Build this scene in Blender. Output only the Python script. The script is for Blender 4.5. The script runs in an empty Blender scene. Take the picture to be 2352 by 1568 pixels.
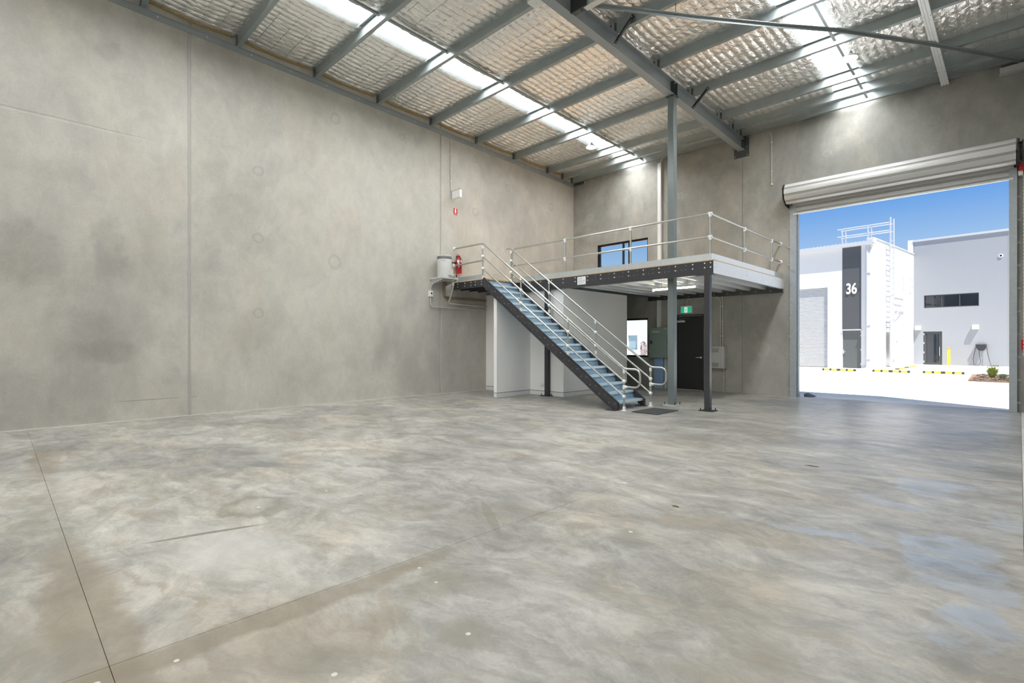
import bpy, math, random
import numpy as np
from mathutils import Matrix, Vector

random.seed(7)
rng = np.random.default_rng(7)
scene = bpy.context.scene
COL = scene.collection
PI = math.pi

# ------------------------------------------------------------------ camera
F_PX = 1174.0
YAW = math.atan(1166 / 1174.0)
cam_d = bpy.data.cameras.new('camera')
cam_d.sensor_width = 36.0
cam_d.lens = F_PX / 2352 * 36.0
cam_d.shift_y = 4.0 / 2352
cam_d.clip_start = 0.05
cam_d.clip_end = 500
cam = bpy.data.objects.new('camera', cam_d)
COL.objects.link(cam)
cam.location = (0, 0, 1.35)
cam.rotation_euler = (PI / 2, 0, YAW)
scene.camera = cam

# ------------------------------------------------------------------ world / sky
SKY_STRENGTH = 1.0
world = bpy.data.worlds.new('sky')
scene.world = world
world.use_nodes = True
wt = world.node_tree
wt.nodes.clear()
w_out = wt.nodes.new('ShaderNodeOutputWorld')
w_bg = wt.nodes.new('ShaderNodeBackground')
w_bg.inputs['Strength'].default_value = SKY_STRENGTH
w_tc = wt.nodes.new('ShaderNodeTexCoord')
w_sep = wt.nodes.new('ShaderNodeSeparateXYZ')
w_ramp = wt.nodes.new('ShaderNodeValToRGB')
cr = w_ramp.color_ramp
cr.elements[0].position = 0.0
cr.elements[0].color = (0.62, 0.74, 0.90, 1)
cr.elements[1].position = 0.155
cr.elements[1].color = (0.345, 0.545, 0.845, 1)
e = cr.elements.new(0.235)
e.color = (0.12, 0.345, 0.80, 1)
e = cr.elements.new(0.6)
e.color = (0.10, 0.28, 0.66, 1)
e = cr.elements.new(1.0)
e.color = (0.08, 0.22, 0.55, 1)
wt.links.new(w_tc.outputs['Generated'], w_sep.inputs[0])
wt.links.new(w_sep.outputs['Z'], w_ramp.inputs[0])
wt.links.new(w_ramp.outputs[0], w_bg.inputs[0])
wt.links.new(w_bg.outputs[0], w_out.inputs[0])

# ------------------------------------------------------------------ sun
sun_d = bpy.data.lights.new('sun', 'SUN')
sun_d.energy = 12.5
sun_d.color = (1.0, 0.965, 0.90)
sun_d.angle = math.radians(0.55)
sun = bpy.data.objects.new('sun', sun_d)
COL.objects.link(sun)
el = math.radians(65)
sun_dir = Vector((-0.88 * math.cos(el), 0.47 * math.cos(el), -math.sin(el)))
sun.rotation_euler = sun_dir.to_track_quat('-Z', 'Y').to_euler()
sun.location = (15, 5, 30)

ROOFLIGHT = 22.0     # radiance of the daylit rooflight sheets
scene.view_settings.view_transform = 'Standard'
scene.view_settings.look = 'None'
scene.view_settings.exposure = 0.0
scene.view_settings.gamma = 1.0
scene.view_settings.use_curve_mapping = False
scene.cycles.max_bounces = 10
scene.cycles.diffuse_bounces = 6
scene.cycles.glossy_bounces = 5
scene.cycles.sample_clamp_indirect = 8.0


# ------------------------------------------------------------------ material helpers
MATS = {}


def lnk(nt, a, b):
    nt.links.new(a, b)


def new_mat(name):
    m = bpy.data.materials.new(name)
    m.use_nodes = True
    nt = m.node_tree
    nt.nodes.clear()
    out = nt.nodes.new('ShaderNodeOutputMaterial')
    bs = nt.nodes.new('ShaderNodeBsdfPrincipled')
    lnk(nt, bs.outputs[0], out.inputs[0])
    MATS[name] = m
    return m, nt, bs


def mat(name, col, rough=0.5, metal=0.0, var=0.06, scale=6.0, bump=0.0, bscale=60.0, spec=0.5, emit=None, estr=0.0):
    """plain painted / metal / plastic surface with slight procedural mottling"""
    m, nt, bs = new_mat(name)
    tc = nt.nodes.new('ShaderNodeNewGeometry')
    nz = nt.nodes.new('ShaderNodeTexNoise')
    nz.inputs['Scale'].default_value = scale
    nz.inputs['Detail'].default_value = 4
    lnk(nt, tc.outputs['Position'], nz.inputs['Vector'])
    mx = nt.nodes.new('ShaderNodeMix')
    mx.data_type = 'RGBA'
    mx.inputs['A'].default_value = (col[0] * (1 - var), col[1] * (1 - var), col[2] * (1 - var), 1)
    mx.inputs['B'].default_value = (min(1, col[0] * (1 + var)), min(1, col[1] * (1 + var)), min(1, col[2] * (1 + var)), 1)
    lnk(nt, nz.outputs['Fac'], mx.inputs['Factor'])
    lnk(nt, mx.outputs['Result'], bs.inputs['Base Color'])
    bs.inputs['Roughness'].default_value = rough
    bs.inputs['Metallic'].default_value = metal
    bs.inputs['Specular IOR Level'].default_value = spec
    if bump > 0:
        n2 = nt.nodes.new('ShaderNodeTexNoise')
        n2.inputs['Scale'].default_value = bscale
        n2.inputs['Detail'].default_value = 3
        lnk(nt, tc.outputs['Position'], n2.inputs['Vector'])
        bp = nt.nodes.new('ShaderNodeBump')
        bp.inputs['Strength'].default_value = bump
        bp.inputs['Distance'].default_value = 0.01
        lnk(nt, n2.outputs['Fac'], bp.inputs['Height'])
        lnk(nt, bp.outputs[0], bs.inputs['Normal'])
    if emit:
        bs.inputs['Emission Color'].default_value = (*emit, 1)
        bs.inputs['Emission Strength'].default_value = estr
    return m


class Conc:
    """builder of layered concrete: noise tones, then stains with their own outlines"""

    def __init__(self, name, dark, light, warm, stretch=(1, 1, 1), rough=0.6, big=0.35):
        self.m, self.nt, self.bs = new_mat(name)
        nt = self.nt
        self.geo = nt.nodes.new('ShaderNodeNewGeometry')
        pos = self.geo.outputs['Position']
        mp = nt.nodes.new('ShaderNodeVectorMath')
        mp.operation = 'MULTIPLY'
        mp.inputs[1].default_value = stretch
        lnk(nt, pos, mp.inputs[0])
        self.p = mp.outputs[0]
        self.pos = pos
        n1 = self.noise(self.p, big, 8, 0.62, 0.4)
        c = self.mix(self.ramp(n1, 0.36, 0.62), dark, light)
        n2 = self.noise(self.p, 0.9, 6, 0.6, 0.8)
        c = self.mix(self.ramp(n2, 0.46, 0.72, 0.55), c, warm)
        n3 = self.noise(self.p, 3.4, 8, 0.7, 0.3)
        c = self.mul(c, self.ramp2(n3, 0.3, 0.7, 0.90, 1.07))
        n4 = self.noise(pos, 46, 5, 0.7, 0)
        c = self.mul(c, self.ramp2(n4, 0.3, 0.7, 0.955, 1.045))
        self.c = c
        self.fine = n4
        self.mid = n3
        dn = nt.nodes.new('ShaderNodeTexNoise')
        dn.inputs['Scale'].default_value = 2.2
        dn.inputs['Detail'].default_value = 6
        dn.inputs['Roughness'].default_value = 0.62
        lnk(nt, pos, dn.inputs['Vector'])
        s = nt.nodes.new('ShaderNodeVectorMath')
        s.operation = 'SUBTRACT'
        s.inputs[1].default_value = (0.5, 0.5, 0.5)
        lnk(nt, dn.outputs['Color'], s.inputs[0])
        self.dvec = s.outputs[0]
        self._dp = {}
        self.rough = self.ramp2(n3, 0.3, 0.7, rough - 0.07, rough + 0.07)

    def dpos(self, amt):
        if amt not in self._dp:
            nt = self.nt
            sc = nt.nodes.new('ShaderNodeVectorMath')
            sc.operation = 'SCALE'
            sc.inputs['Scale'].default_value = amt
            lnk(nt, self.dvec, sc.inputs[0])
            ad = nt.nodes.new('ShaderNodeVectorMath')
            ad.operation = 'ADD'
            lnk(nt, self.pos, ad.inputs[0])
            lnk(nt, sc.outputs[0], ad.inputs[1])
            self._dp[amt] = ad.outputs[0]
        return self._dp[amt]

    def noise(self, vec, scale, detail, rough, dist):
        n = self.nt.nodes.new('ShaderNodeTexNoise')
        n.inputs['Scale'].default_value = scale
        n.inputs['Detail'].default_value = detail
        n.inputs['Roughness'].default_value = rough
        n.inputs['Distortion'].default_value = dist
        lnk(self.nt, vec, n.inputs['Vector'])
        return n.outputs['Fac']

    def ramp2(self, v, a, b, lo, hi):
        r = self.nt.nodes.new('ShaderNodeMapRange')
        r.interpolation_type = 'SMOOTHSTEP'
        r.inputs['From Min'].default_value = a
        r.inputs['From Max'].default_value = b
        r.inputs['To Min'].default_value = lo
        r.inputs['To Max'].default_value = hi
        lnk(self.nt, v, r.inputs['Value'])
        return r.outputs[0]

    def ramp(self, v, a, b, hi=1.0):
        return self.ramp2(v, a, b, 0.0, hi)

    def mix(self, f, a, b):
        m = self.nt.nodes.new('ShaderNodeMix')
        m.data_type = 'RGBA'
        for k, x in (('A', a), ('B', b)):
            if isinstance(x, tuple):
                m.inputs[k].default_value = (*x, 1)
            else:
                lnk(self.nt, x, m.inputs[k])
        lnk(self.nt, f, m.inputs['Factor'])
        return m.outputs['Result']

    def mul(self, c, v):
        m = self.nt.nodes.new('ShaderNodeVectorMath')
        m.operation = 'SCALE'
        lnk(self.nt, c, m.inputs[0])
        lnk(self.nt, v, m.inputs['Scale'])
        return m.outputs[0]

    def math(self, op, a, b):
        m = self.nt.nodes.new('ShaderNodeMath')
        m.operation = op
        for i, x in enumerate((a, b)):
            if isinstance(x, (int, float)):
                m.inputs[i].default_value = x
            else:
                lnk(self.nt, x, m.inputs[i])
        return m.outputs[0]

    def blob(self, centre, radii, soft=0.35, wob=0.25, hi=1.0, ring=False, rot=0.0):
        nt = self.nt
        s = nt.nodes.new('ShaderNodeVectorMath')
        s.operation = 'SUBTRACT'
        s.inputs[1].default_value = centre
        lnk(nt, self.dpos(wob), s.inputs[0])
        v = s.outputs[0]
        if rot:
            r = nt.nodes.new('ShaderNodeVectorRotate')
            r.rotation_type = 'Z_AXIS'
            r.inputs['Angle'].default_value = -rot
            lnk(nt, v, r.inputs['Vector'])
            v = r.outputs[0]
        d = nt.nodes.new('ShaderNodeVectorMath')
        d.operation = 'DIVIDE'
        d.inputs[1].default_value = radii
        lnk(nt, v, d.inputs[0])
        le = nt.nodes.new('ShaderNodeVectorMath')
        le.operation = 'LENGTH'
        lnk(nt, d.outputs[0], le.inputs[0])
        f = self.ramp2(le.outputs['Value'], 1 - soft, 1.0, hi, 0.0)
        if ring:
            g = self.ramp2(le.outputs['Value'], 0.35, 0.8, 0.25, 1.0)
            f = self.math('MULTIPLY', f, g)
        return f

    def stain(self, col, *a, **k):
        self.c = self.mix(self.blob(*a, **k), self.c, col)

    def tone(self, factor, *a, **k):
        """multiply by factor inside the blob"""
        f = self.blob(*a, **k)
        self.c = self.mul(self.c, self.ramp2(f, 0, 1, 1.0, factor))

    def gloss(self, value, *a, **k):
        f = self.blob(*a, **k)
        m = self.nt.nodes.new('ShaderNodeMix')
        m.data_type = 'FLOAT'
        lnk(self.nt, f, m.inputs[0])
        lnk(self.nt, self.rough, m.inputs[2])
        m.inputs[3].default_value = value
        self.rough = m.outputs[0]

    def finish(self, bump=0.25, spec=0.4):
        nt = self.nt
        lnk(nt, self.c, self.bs.inputs['Base Color'])
        lnk(nt, self.rough, self.bs.inputs['Roughness'])
        self.bs.inputs['Specular IOR Level'].default_value = spec
        bp = nt.nodes.new('ShaderNodeBump')
        bp.inputs['Strength'].default_value = bump
        bp.inputs['Distance'].default_value = 0.006
        h = self.math('ADD', self.fine, self.math('MULTIPLY', self.mid, 1.5))
        lnk(nt, h, bp.inputs['Height'])
        lnk(nt, bp.outputs[0], self.bs.inputs['Normal'])
        return self.m


# ------------------------------------------------------------------ mesh helpers
def set_props(o, label=None, cat=None, group=None, kind=None):
    if label:
        o['label'] = label
    if cat:
        o['category'] = cat
    if group:
        o['group'] = group
    if kind:
        o['kind'] = kind
    return o


def thing(name, loc, label, cat, group=None, kind=None):
    o = bpy.data.objects.new(name, None)
    o.empty_display_size = 0.1
    COL.objects.link(o)
    o.location = loc
    return set_props(o, label, cat, group, kind)


def wloc(o):
    v = Vector((0, 0, 0))
    while o:
        v += o.location
        o = o.parent
    return v


def V3(p):
    return np.array(p, dtype=float)


class MB:
    """collects shapes given in world coordinates (or in the frame xf)"""

    def __init__(self, xf=None):
        self.v = []
        self.f = []
        self.xf = xf

    def add(self, verts, faces):
        n = len(self.v)
        self.v += [tuple(float(c) for c in p) for p in verts]
        self.f += [tuple(i + n for i in f) for f in faces]
        return self

    def box(self, a, b):
        x0, x1 = sorted((a[0], b[0]))
        y0, y1 = sorted((a[1], b[1]))
        z0, z1 = sorted((a[2], b[2]))
        return self.add([(x0, y0, z0), (x1, y0, z0), (x1, y1, z0), (x0, y1, z0),
                         (x0, y0, z1), (x1, y0, z1), (x1, y1, z1), (x0, y1, z1)],
                        [(0, 3, 2, 1), (4, 5, 6, 7), (0, 1, 5, 4), (1, 2, 6, 5), (2, 3, 7, 6), (3, 0, 4, 7)])

    def prism(self, prof, p0, p1, ux, uz):
        """closed 2D profile (a,b) -> p + a*ux + b*uz extruded from p0 to p1"""
        p0, p1, ux, uz = V3(p0), V3(p1), V3(ux), V3(uz)
        n = len(prof)
        vs = [p0 + a * ux + b * uz for a, b in prof] + [p1 + a * ux + b * uz for a, b in prof]
        fs = [(i, (i + 1) % n, n + (i + 1) % n, n + i) for i in range(n)]
        fs += [tuple(reversed(range(n))), tuple(range(n, 2 * n))]
        return self.add(vs, fs)

    def cyl(self, p0, p1, r, seg=12, r1=None):
        p0, p1 = V3(p0), V3(p1)
        r1 = r if r1 is None else r1
        d = p1 - p0
        d = d / np.linalg.norm(d)
        a = np.cross(d, (0, 0, 1) if abs(d[2]) < 0.9 else (1, 0, 0))
        a /= np.linalg.norm(a)
        b = np.cross(d, a)
        vs = []
        for p, rr in ((p0, r), (p1, r1)):
            for i in range(seg):
                t = 2 * PI * i / seg
                vs.append(p + rr * (math.cos(t) * a + math.sin(t) * b))
        fs = [(i, (i + 1) % seg, seg + (i + 1) % seg, seg + i) for i in range(seg)]
        fs += [tuple(reversed(range(seg))), tuple(range(seg, 2 * seg))]
        return self.add(vs, fs)

    def tube(self, pts, r, seg=10):
        pts = [V3(p) for p in pts]
        n = len(pts)
        vs, prev = [], None
        for i, p in enumerate(pts):
            d = pts[min(i + 1, n - 1)] - pts[max(i - 1, 0)]
            d = d / np.linalg.norm(d)
            if prev is None:
                a = np.cross(d, (0, 0, 1) if abs(d[2]) < 0.9 else (1, 0, 0))
            else:
                a = prev - d * np.dot(prev, d)
            a /= np.linalg.norm(a)
            prev = a
            b = np.cross(d, a)
            for k in range(seg):
                t = 2 * PI * k / seg
                vs.append(p + r * (math.cos(t) * a + math.sin(t) * b))
        fs = []
        for i in range(n - 1):
            for k in range(seg):
                fs.append((i * seg + k, i * seg + (k + 1) % seg, (i + 1) * seg + (k + 1) % seg, (i + 1) * seg + k))
        fs += [tuple(reversed(range(seg))), tuple(range((n - 1) * seg, n * seg))]
        return self.add(vs, fs)

    def lathe(self, c, prof, seg=24, axis='z'):
        """prof: list of (radius, height) from bottom to top; closed with caps"""
        vs, fs = [], []
        n = len(prof)
        for r, h in prof:
            for i in range(seg):
                t = 2 * PI * i / seg
                x, y = r * math.cos(t), r * math.sin(t)
                if axis == 'z':
                    vs.append((c[0] + x, c[1] + y, c[2] + h))
                elif axis == 'y':
                    vs.append((c[0] + x, c[1] + h, c[2] + y))
                else:
                    vs.append((c[0] + h, c[1] + x, c[2] + y))
        for j in range(n - 1):
            for i in range(seg):
                fs.append((j * seg + i, j * seg + (i + 1) % seg, (j + 1) * seg + (i + 1) % seg, (j + 1) * seg + i))
        fs += [tuple(reversed(range(seg))), tuple(range((n - 1) * seg, n * seg))]
        return self.add(vs, fs)

    def ball(self, c, r, seg=10, rings=6, sz=1.0):
        prof = [(max(1e-4, r * math.sin(PI * k / rings)), -r * sz * math.cos(PI * k / rings)) for k in range(rings + 1)]
        return self.lathe(c, prof, seg)

    def mesh(self, name, mat_, origin=(0, 0, 0), smooth=False, bevel=0.0):
        vs = np.array(self.v, dtype=float).reshape(-1, 3)
        if self.xf is not None:
            M = np.array(self.xf)
            vs = vs @ M[:3, :3].T + M[:3, 3]
        vs = vs - np.array(origin)
        me = bpy.data.meshes.new(name)
        me.from_pydata(vs.tolist(), [], self.f)
        me.materials.append(MATS[mat_] if isinstance(mat_, str) else mat_)
        if smooth:
            me.polygons.foreach_set('use_smooth', [True] * len(me.polygons))
            try:
                me.set_sharp_from_angle(angle=math.radians(40))
            except Exception:
                pass
        me.update()
        import bmesh
        bm = bmesh.new()
        bm.from_mesh(me)
        bmesh.ops.recalc_face_normals(bm, faces=bm.faces)
        if bevel > 0:
            es = [e_ for e_ in bm.edges if len(e_.link_faces) == 2 and e_.calc_face_angle(0) > 0.6]
            bmesh.ops.bevel(bm, geom=es, offset=bevel, segments=2, affect='EDGES', profile=0.5)
        bm.to_mesh(me)
        bm.free()
        return me

    def build(self, name, mat_, parent=None, smooth=False, bevel=0.0, loc=None, **props):
        """loc: origin for a top-level mesh (world)"""
        if parent is not None:
            org = wloc(parent)
            me = self.mesh(name, mat_, org, smooth, bevel)
            o = bpy.data.objects.new(name, me)
            o.parent = parent
        else:
            org = loc if loc is not None else (0, 0, 0)
            me = self.mesh(name, mat_, org, smooth, bevel)
            o = bpy.data.objects.new(name, me)
            o.location = org
        COL.objects.link(o)
        return set_props(o, **props)


def clone(o, parent, off):
    """copy of a one-mesh part moved by off, sharing mesh data"""
    c = o.copy()
    COL.objects.link(c)
    c.parent = parent
    c.location = Vector(o.location) + Vector(off)
    return c


def bolts(name, pts, axis, r, h, mat_, parent, seg=6):
    """each bolt head an object sharing mesh data; axis is the outward direction"""
    first = None
    for p in pts:
        if first is None:
            a = V3(axis)
            first = MB().cyl(V3(p), V3(p) + a * h, r, seg).build(name, mat_, parent)
            p0 = V3(p)
        else:
            clone(first, parent, tuple(V3(p) - p0))


def arc(c, r, a0, a1, n, ux, uz):
    c, ux, uz = V3(c), V3(ux), V3(uz)
    return [c + r * (math.cos(a0 + (a1 - a0) * i / n) * ux + math.sin(a0 + (a1 - a0) * i / n) * uz) for i in range(n + 1)]


def text_mesh(s, size, depth, offset=0.0, xscale=1.0):
    cu = bpy.data.curves.new('lettering', 'FONT')
    cu.body = s
    cu.size = size
    cu.extrude = depth
    cu.offset = offset
    cu.align_x = 'CENTER'
    cu.align_y = 'CENTER'
    ob = bpy.data.objects.new('lettering', cu)
    COL.objects.link(ob)
    dg = bpy.context.evaluated_depsgraph_get()
    me = bpy.data.meshes.new_from_object(ob.evaluated_get(dg))
    bpy.data.objects.remove(ob)
    for v in me.vertices:
        v.co.x *= xscale
    return me


# ------------------------------------------------------------------ materials
# walls
W = Conc('wall_concrete_left', (0.395, 0.385, 0.35), (0.53, 0.52, 0.475), (0.53, 0.495, 0.425), stretch=(1, 0.8, 0.55), rough=0.62, big=0.3)
for z_ in (1.97, 3.5, 4.87):
    W.tone(0.86, (-11, 3.75, z_), (9, 0.13, 0.13), soft=0.3, wob=0.08, ring=True)
for y_, z_, r_ in ((7.16, 6.53, 0.1), (9.61, 6.59, 0.12), (5.38, 3.2, 0.2), (10.9, 6.05, 0.14), (9.6, 5.1, 0.14), (10.4, 3.3, 0.13), (12.9, 5.85, 0.16), (5.4, 6.45, 0.15)):
    W.tone(0.86, (-11, y_, z_), (9, r_, r_), soft=0.3, wob=0.1, ring=True)
W.tone(0.91, (-11, 0.2, 3.9), (9, 2.5, 4.6), soft=0.35, wob=0.3)
W.tone(0.84, (-11, 1.3, 2.95), (9, 0.35, 0.75), soft=0.6, wob=0.5)
W.tone(0.86, (-11, 0.35, 2.75), (9, 0.6, 0.75), soft=0.7, wob=0.6)
W.tone(0.84, (-11, 1.35, 1.2), (9, 0.5, 0.35), soft=0.6, wob=0.6)
W.tone(0.90, (-11, 0.9, 1.5), (9, 0.9, 0.7), soft=0.8, wob=0.7)
W.tone(0.86, (-11, 1.35, 6.3), (9, 0.3, 0.25), soft=0.7, wob=0.5)
W.tone(0.90, (-11, 8.9, 1.2), (9, 0.9, 1.0), soft=0.8, wob=0.6)
W.tone(1.06, (-11, 2.3, 4.9), (9, 0.25, 0.9), soft=0.5, wob=0.2)
# cold joint and hairline cracks
W.tone(0.78, (-11, 0.2, 4.985), (9, 2.32, 0.013), soft=0.5, wob=0.03)
W.tone(1.1, (-11, 0.2, 4.955), (9, 2.3, 0.02), soft=0.6, wob=0.04)
W.tone(0.62, (-11, 1.92, 0.345), (9, 0.62, 0.008), soft=0.4, wob=0.008)
W.tone(0.62, (-11, 2.61, 0.345), (9, 0.07, 0.008), soft=0.4, wob=0.008)
W.finish(bump=0.2, spec=0.3)
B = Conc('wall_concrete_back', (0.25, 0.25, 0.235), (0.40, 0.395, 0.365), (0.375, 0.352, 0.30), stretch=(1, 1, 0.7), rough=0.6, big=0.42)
for x_, z_, r_ in ((-10.35, 5.6, 0.16), (-9.9, 6.1, 0.13), (-7.1, 5.7, 0.12), (-3.3, 5.95, 0.12), (-1.3, 6.15, 0.13), (-4.8, 1.2, 0.25), (-10.5, 4.6, 0.14), (-8.4, 4.2, 0.14)):
    B.tone(1.13, (x_, 14.1, z_), (r_, 9, r_), soft=0.4, wob=0.1, ring=True)
B.tone(1.15, (-2.9, 14.1, 6.2), (0.9, 9, 0.45), soft=0.8, wob=0.7)
B.tone(0.86, (-0.9, 14.1, 5.9), (0.7, 9, 0.8), soft=0.8, wob=0.8)
B.finish(bump=0.22, spec=0.35)
# floor
FL = Conc('floor_concrete', (0.25, 0.25, 0.235), (0.395, 0.388, 0.355), (0.40, 0.352, 0.27), stretch=(0.8, 1.15, 1), rough=0.46, big=0.5)
FL.c = FL.mul(FL.c, FL.ramp2(FL.noise(FL.p, 1.7, 9, 0.75, 1.3), 0.36, 0.62, 0.76, 1.12))
sv = FL.nt.nodes.new('ShaderNodeVectorMath')
sv.operation = 'MULTIPLY'
sv.inputs[1].default_value = (1.0, 3.2, 1)
lnk(FL.nt, FL.dpos(0.5), sv.inputs[0])
FL.c = FL.mul(FL.c, FL.ramp2(FL.noise(sv.outputs[0], 2.6, 10, 0.72, 0.6), 0.38, 0.62, 0.84, 1.09))
FL.c = FL.mix(FL.ramp(FL.noise(sv.outputs[0], 0.8, 9, 0.7, 0.9), 0.52, 0.66, 0.65), FL.c, (0.27, 0.238, 0.18))
FL.c = FL.mix(FL.ramp(FL.noise(FL.p, 1.1, 8, 0.7, 0.5), 0.56, 0.70, 0.6), FL.c, (0.44, 0.445, 0.43))
brown = (0.185, 0.155, 0.108)
olive = (0.17, 0.162, 0.125)
# damp stains that follow the two construction joints
FL.stain(brown, (-3.2, 0.31, 0), (1.9, 0.19, 9), soft=0.5, wob=0.3, hi=0.62)
FL.stain(olive, (-2.9, -0.1, 0), (1.2, 0.5, 9), soft=0.7, wob=0.6, hi=0.5)
FL.stain(brown, (-7.8, 0.36, 0), (2.1, 0.16, 9), soft=0.8, wob=0.4, hi=0.55)
FL.stain(olive, (-5.2, 0.22, 0), (1.5, 0.35, 9), soft=0.9, wob=0.6, hi=0.4)
FL.stain(brown, (-2.62, 1.05, 0), (0.12, 1.45, 9), soft=0.5, wob=0.25, hi=0.66)
FL.stain(brown, (-2.3, 0.75, 0), (0.45, 0.9, 9), soft=0.8, wob=0.6, hi=0.5)
FL.stain((0.52, 0.52, 0.49), (-3.7, 1.1, 0), (0.75, 0.5, 9), soft=0.8, wob=0.5, hi=0.55)
FL.stain(olive, (-4.48, 1.5, 0), (0.34, 0.30, 9), soft=0.35, wob=0.5, hi=0.75, ring=True)
FL.stain(olive, (-4.1, 1.05, 0), (0.03, 0.44, 9), soft=0.4, wob=0.05, hi=0.85, rot=-0.26)
FL.stain(olive, (-2.92, 2.7, 0), (0.43, 0.045, 9), soft=0.2, wob=0.03, hi=0.6, rot=-0.58)
for x_, y_, r_, h_ in ((-1.8, 1.56, 0.2, 0.6), (-2.33, 1.77, 0.26, 0.5), (-2.05, 1.0, 0.25, 0.5), (-1.98, 3.18, 0.13, 0.5), (-2.67, 3.02, 0.1, 0.4), (-4.55, 2.11, 0.18, 0.4), (-7.2, 2.9, 0.3, 0.4), (-2.2, 1.35, 0.18, 0.35), (-0.75, 2.2, 0.35, 0.35), (-1.0, 2.7, 0.5, 0.25)):
    FL.stain(olive if h_ > 0.45 else brown, (x_, y_, 0), (r_, r_, 9), soft=0.7, wob=0.28, hi=h_)
white = (0.62, 0.61, 0.58)
for x_, y_, r_ in ((-1.815, 1.545, 0.014), (-2.34, 1.75, 0.011), (-1.98, 0.97, 0.015), (-2.55, 0.54, 0.013), (-2.56, 1.79, 0.012), (-2.71, 4.28, 0.028), (-1.98, 3.2, 0.018), (-4.5, 2.12, 0.015), (-4.45, 1.52, 0.018), (-2.6, 0.28, 0.014), (-8.8, 8.75, 0.05)):
    FL.stain(white, (x_, y_, 0), (r_, r_, 9), soft=0.3, wob=0.03, hi=0.85)
# smooth patches near the roller door, blue sky reflection painted into their colour
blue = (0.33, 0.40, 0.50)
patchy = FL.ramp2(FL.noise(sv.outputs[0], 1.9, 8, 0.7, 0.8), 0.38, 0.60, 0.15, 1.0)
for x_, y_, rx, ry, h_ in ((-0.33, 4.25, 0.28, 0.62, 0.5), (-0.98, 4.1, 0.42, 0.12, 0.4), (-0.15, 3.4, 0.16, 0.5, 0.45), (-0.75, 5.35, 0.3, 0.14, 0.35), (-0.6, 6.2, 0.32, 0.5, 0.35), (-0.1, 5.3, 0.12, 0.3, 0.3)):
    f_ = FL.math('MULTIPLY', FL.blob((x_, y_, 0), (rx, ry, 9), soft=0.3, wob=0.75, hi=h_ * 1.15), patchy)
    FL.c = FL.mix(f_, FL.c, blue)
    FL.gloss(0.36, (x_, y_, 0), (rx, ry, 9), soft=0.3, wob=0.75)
FL.gloss(0.33, (-2.0, 11.2, 0), (2.9, 4.6, 9), soft=0.6, wob=0.8)
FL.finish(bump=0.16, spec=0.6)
CP = Conc('concrete_strip', (0.52, 0.51, 0.47), (0.62, 0.6, 0.55), (0.6, 0.57, 0.5), rough=0.6)
CP.finish(bump=0.15)
DR = Conc('driveway_concrete', (0.60, 0.58, 0.54), (0.70, 0.68, 0.63), (0.68, 0.64, 0.57), rough=0.7)
DR.finish(bump=0.1)

mat('joint_sealant', (0.46, 0.47, 0.46), 0.6)
mat('floor_groove', (0.30, 0.28, 0.24), 0.8)
mat('grout', (0.55, 0.54, 0.50), 0.8)
mat('galv', (0.60, 0.64, 0.65), 0.38, 0.7, var=0.12, scale=9, bump=0.05, bscale=20)
mat('galv_bright', (0.88, 0.905, 0.92), 0.4, 0.2, var=0.08, scale=12)
mat('galv_tube', (0.50, 0.52, 0.505), 0.34, 0.85, var=0.08, scale=14)
mat('purlin_steel', (0.34, 0.385, 0.395), 0.40, 0.55, var=0.14, scale=5)
mat('rafter_paint', (0.30, 0.335, 0.35), 0.42, 0.2, var=0.06)
mat('column_paint', (0.19, 0.225, 0.23), 0.28, 0.15, var=0.06)
mat('dark_steel', (0.085, 0.10, 0.105), 0.5, 0.2)
mat('black_paint', (0.035, 0.036, 0.04), 0.42, 0.0, var=0.1)
mat('charcoal_paint', (0.045, 0.046, 0.052), 0.26, 0.0, var=0.08)
mat('bolt', (0.85, 0.86, 0.86), 0.3, 0.6)
mat('screw', (0.02, 0.022, 0.022), 0.6)
mat('plywood', (0.60, 0.44, 0.29), 0.7, var=0.15, scale=30)
mat('glasswool', (0.34, 0.26, 0.13), 0.9, var=0.35, scale=40, bump=0.6, bscale=90)
mat('partition_paint', (0.90, 0.905, 0.90), 0.55, var=0.015)
mat('skirting', (0.76, 0.77, 0.77), 0.45, var=0.03)
mat('shadow_line', (0.03, 0.035, 0.04), 0.6)
mat('white_plastic', (0.82, 0.83, 0.82), 0.4, var=0.02)
mat('white_paint', (0.80, 0.81, 0.82), 0.45, var=0.02)
mat('grey_plastic', (0.52, 0.53, 0.52), 0.45, var=0.03)
mat('heater_grey', (0.56, 0.57, 0.555), 0.4, var=0.03)
mat('heater_band', (0.17, 0.19, 0.195), 0.45)
mat('black_plastic', (0.015, 0.016, 0.018), 0.45)
mat('copper', (0.36, 0.23, 0.15), 0.45, 0.7, var=0.15, scale=20)
mat('brass', (0.62, 0.45, 0.18), 0.35, 0.8)
mat('red_paint', (0.56, 0.012, 0.02), 0.3, var=0.04)
mat('sign_red', (0.52, 0.008, 0.03), 0.5)
mat('sign_white', (0.86, 0.86, 0.86), 0.5)
mat('exit_green', (0.01, 0.42, 0.22), 0.5, emit=(0.02, 0.55, 0.30), estr=0.55)
mat('exit_white', (0.85, 0.95, 0.9), 0.5, emit=(0.85, 1.0, 0.93), estr=0.6)
mat('exit_dark', (0.01, 0.25, 0.12), 0.5)
mat('board_green', (0.25, 0.33, 0.30), 0.3, 0.1, var=0.06)
mat('board_label', (0.62, 0.62, 0.58), 0.5)
mat('tread_steel', (0.42, 0.60, 0.76), 0.34, 0.5, var=0.1, scale=40, bump=0.6, bscale=120)  # blue of the sky reflected on the steps is put into the base colour
mat('nosing_steel', (0.72, 0.87, 0.97), 0.36, 0.35, var=0.06, scale=30)  # lit front edge painted in: paler than the tread, same sky tint
mat('yellow_paint', (0.80, 0.56, 0.02), 0.5)
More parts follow.
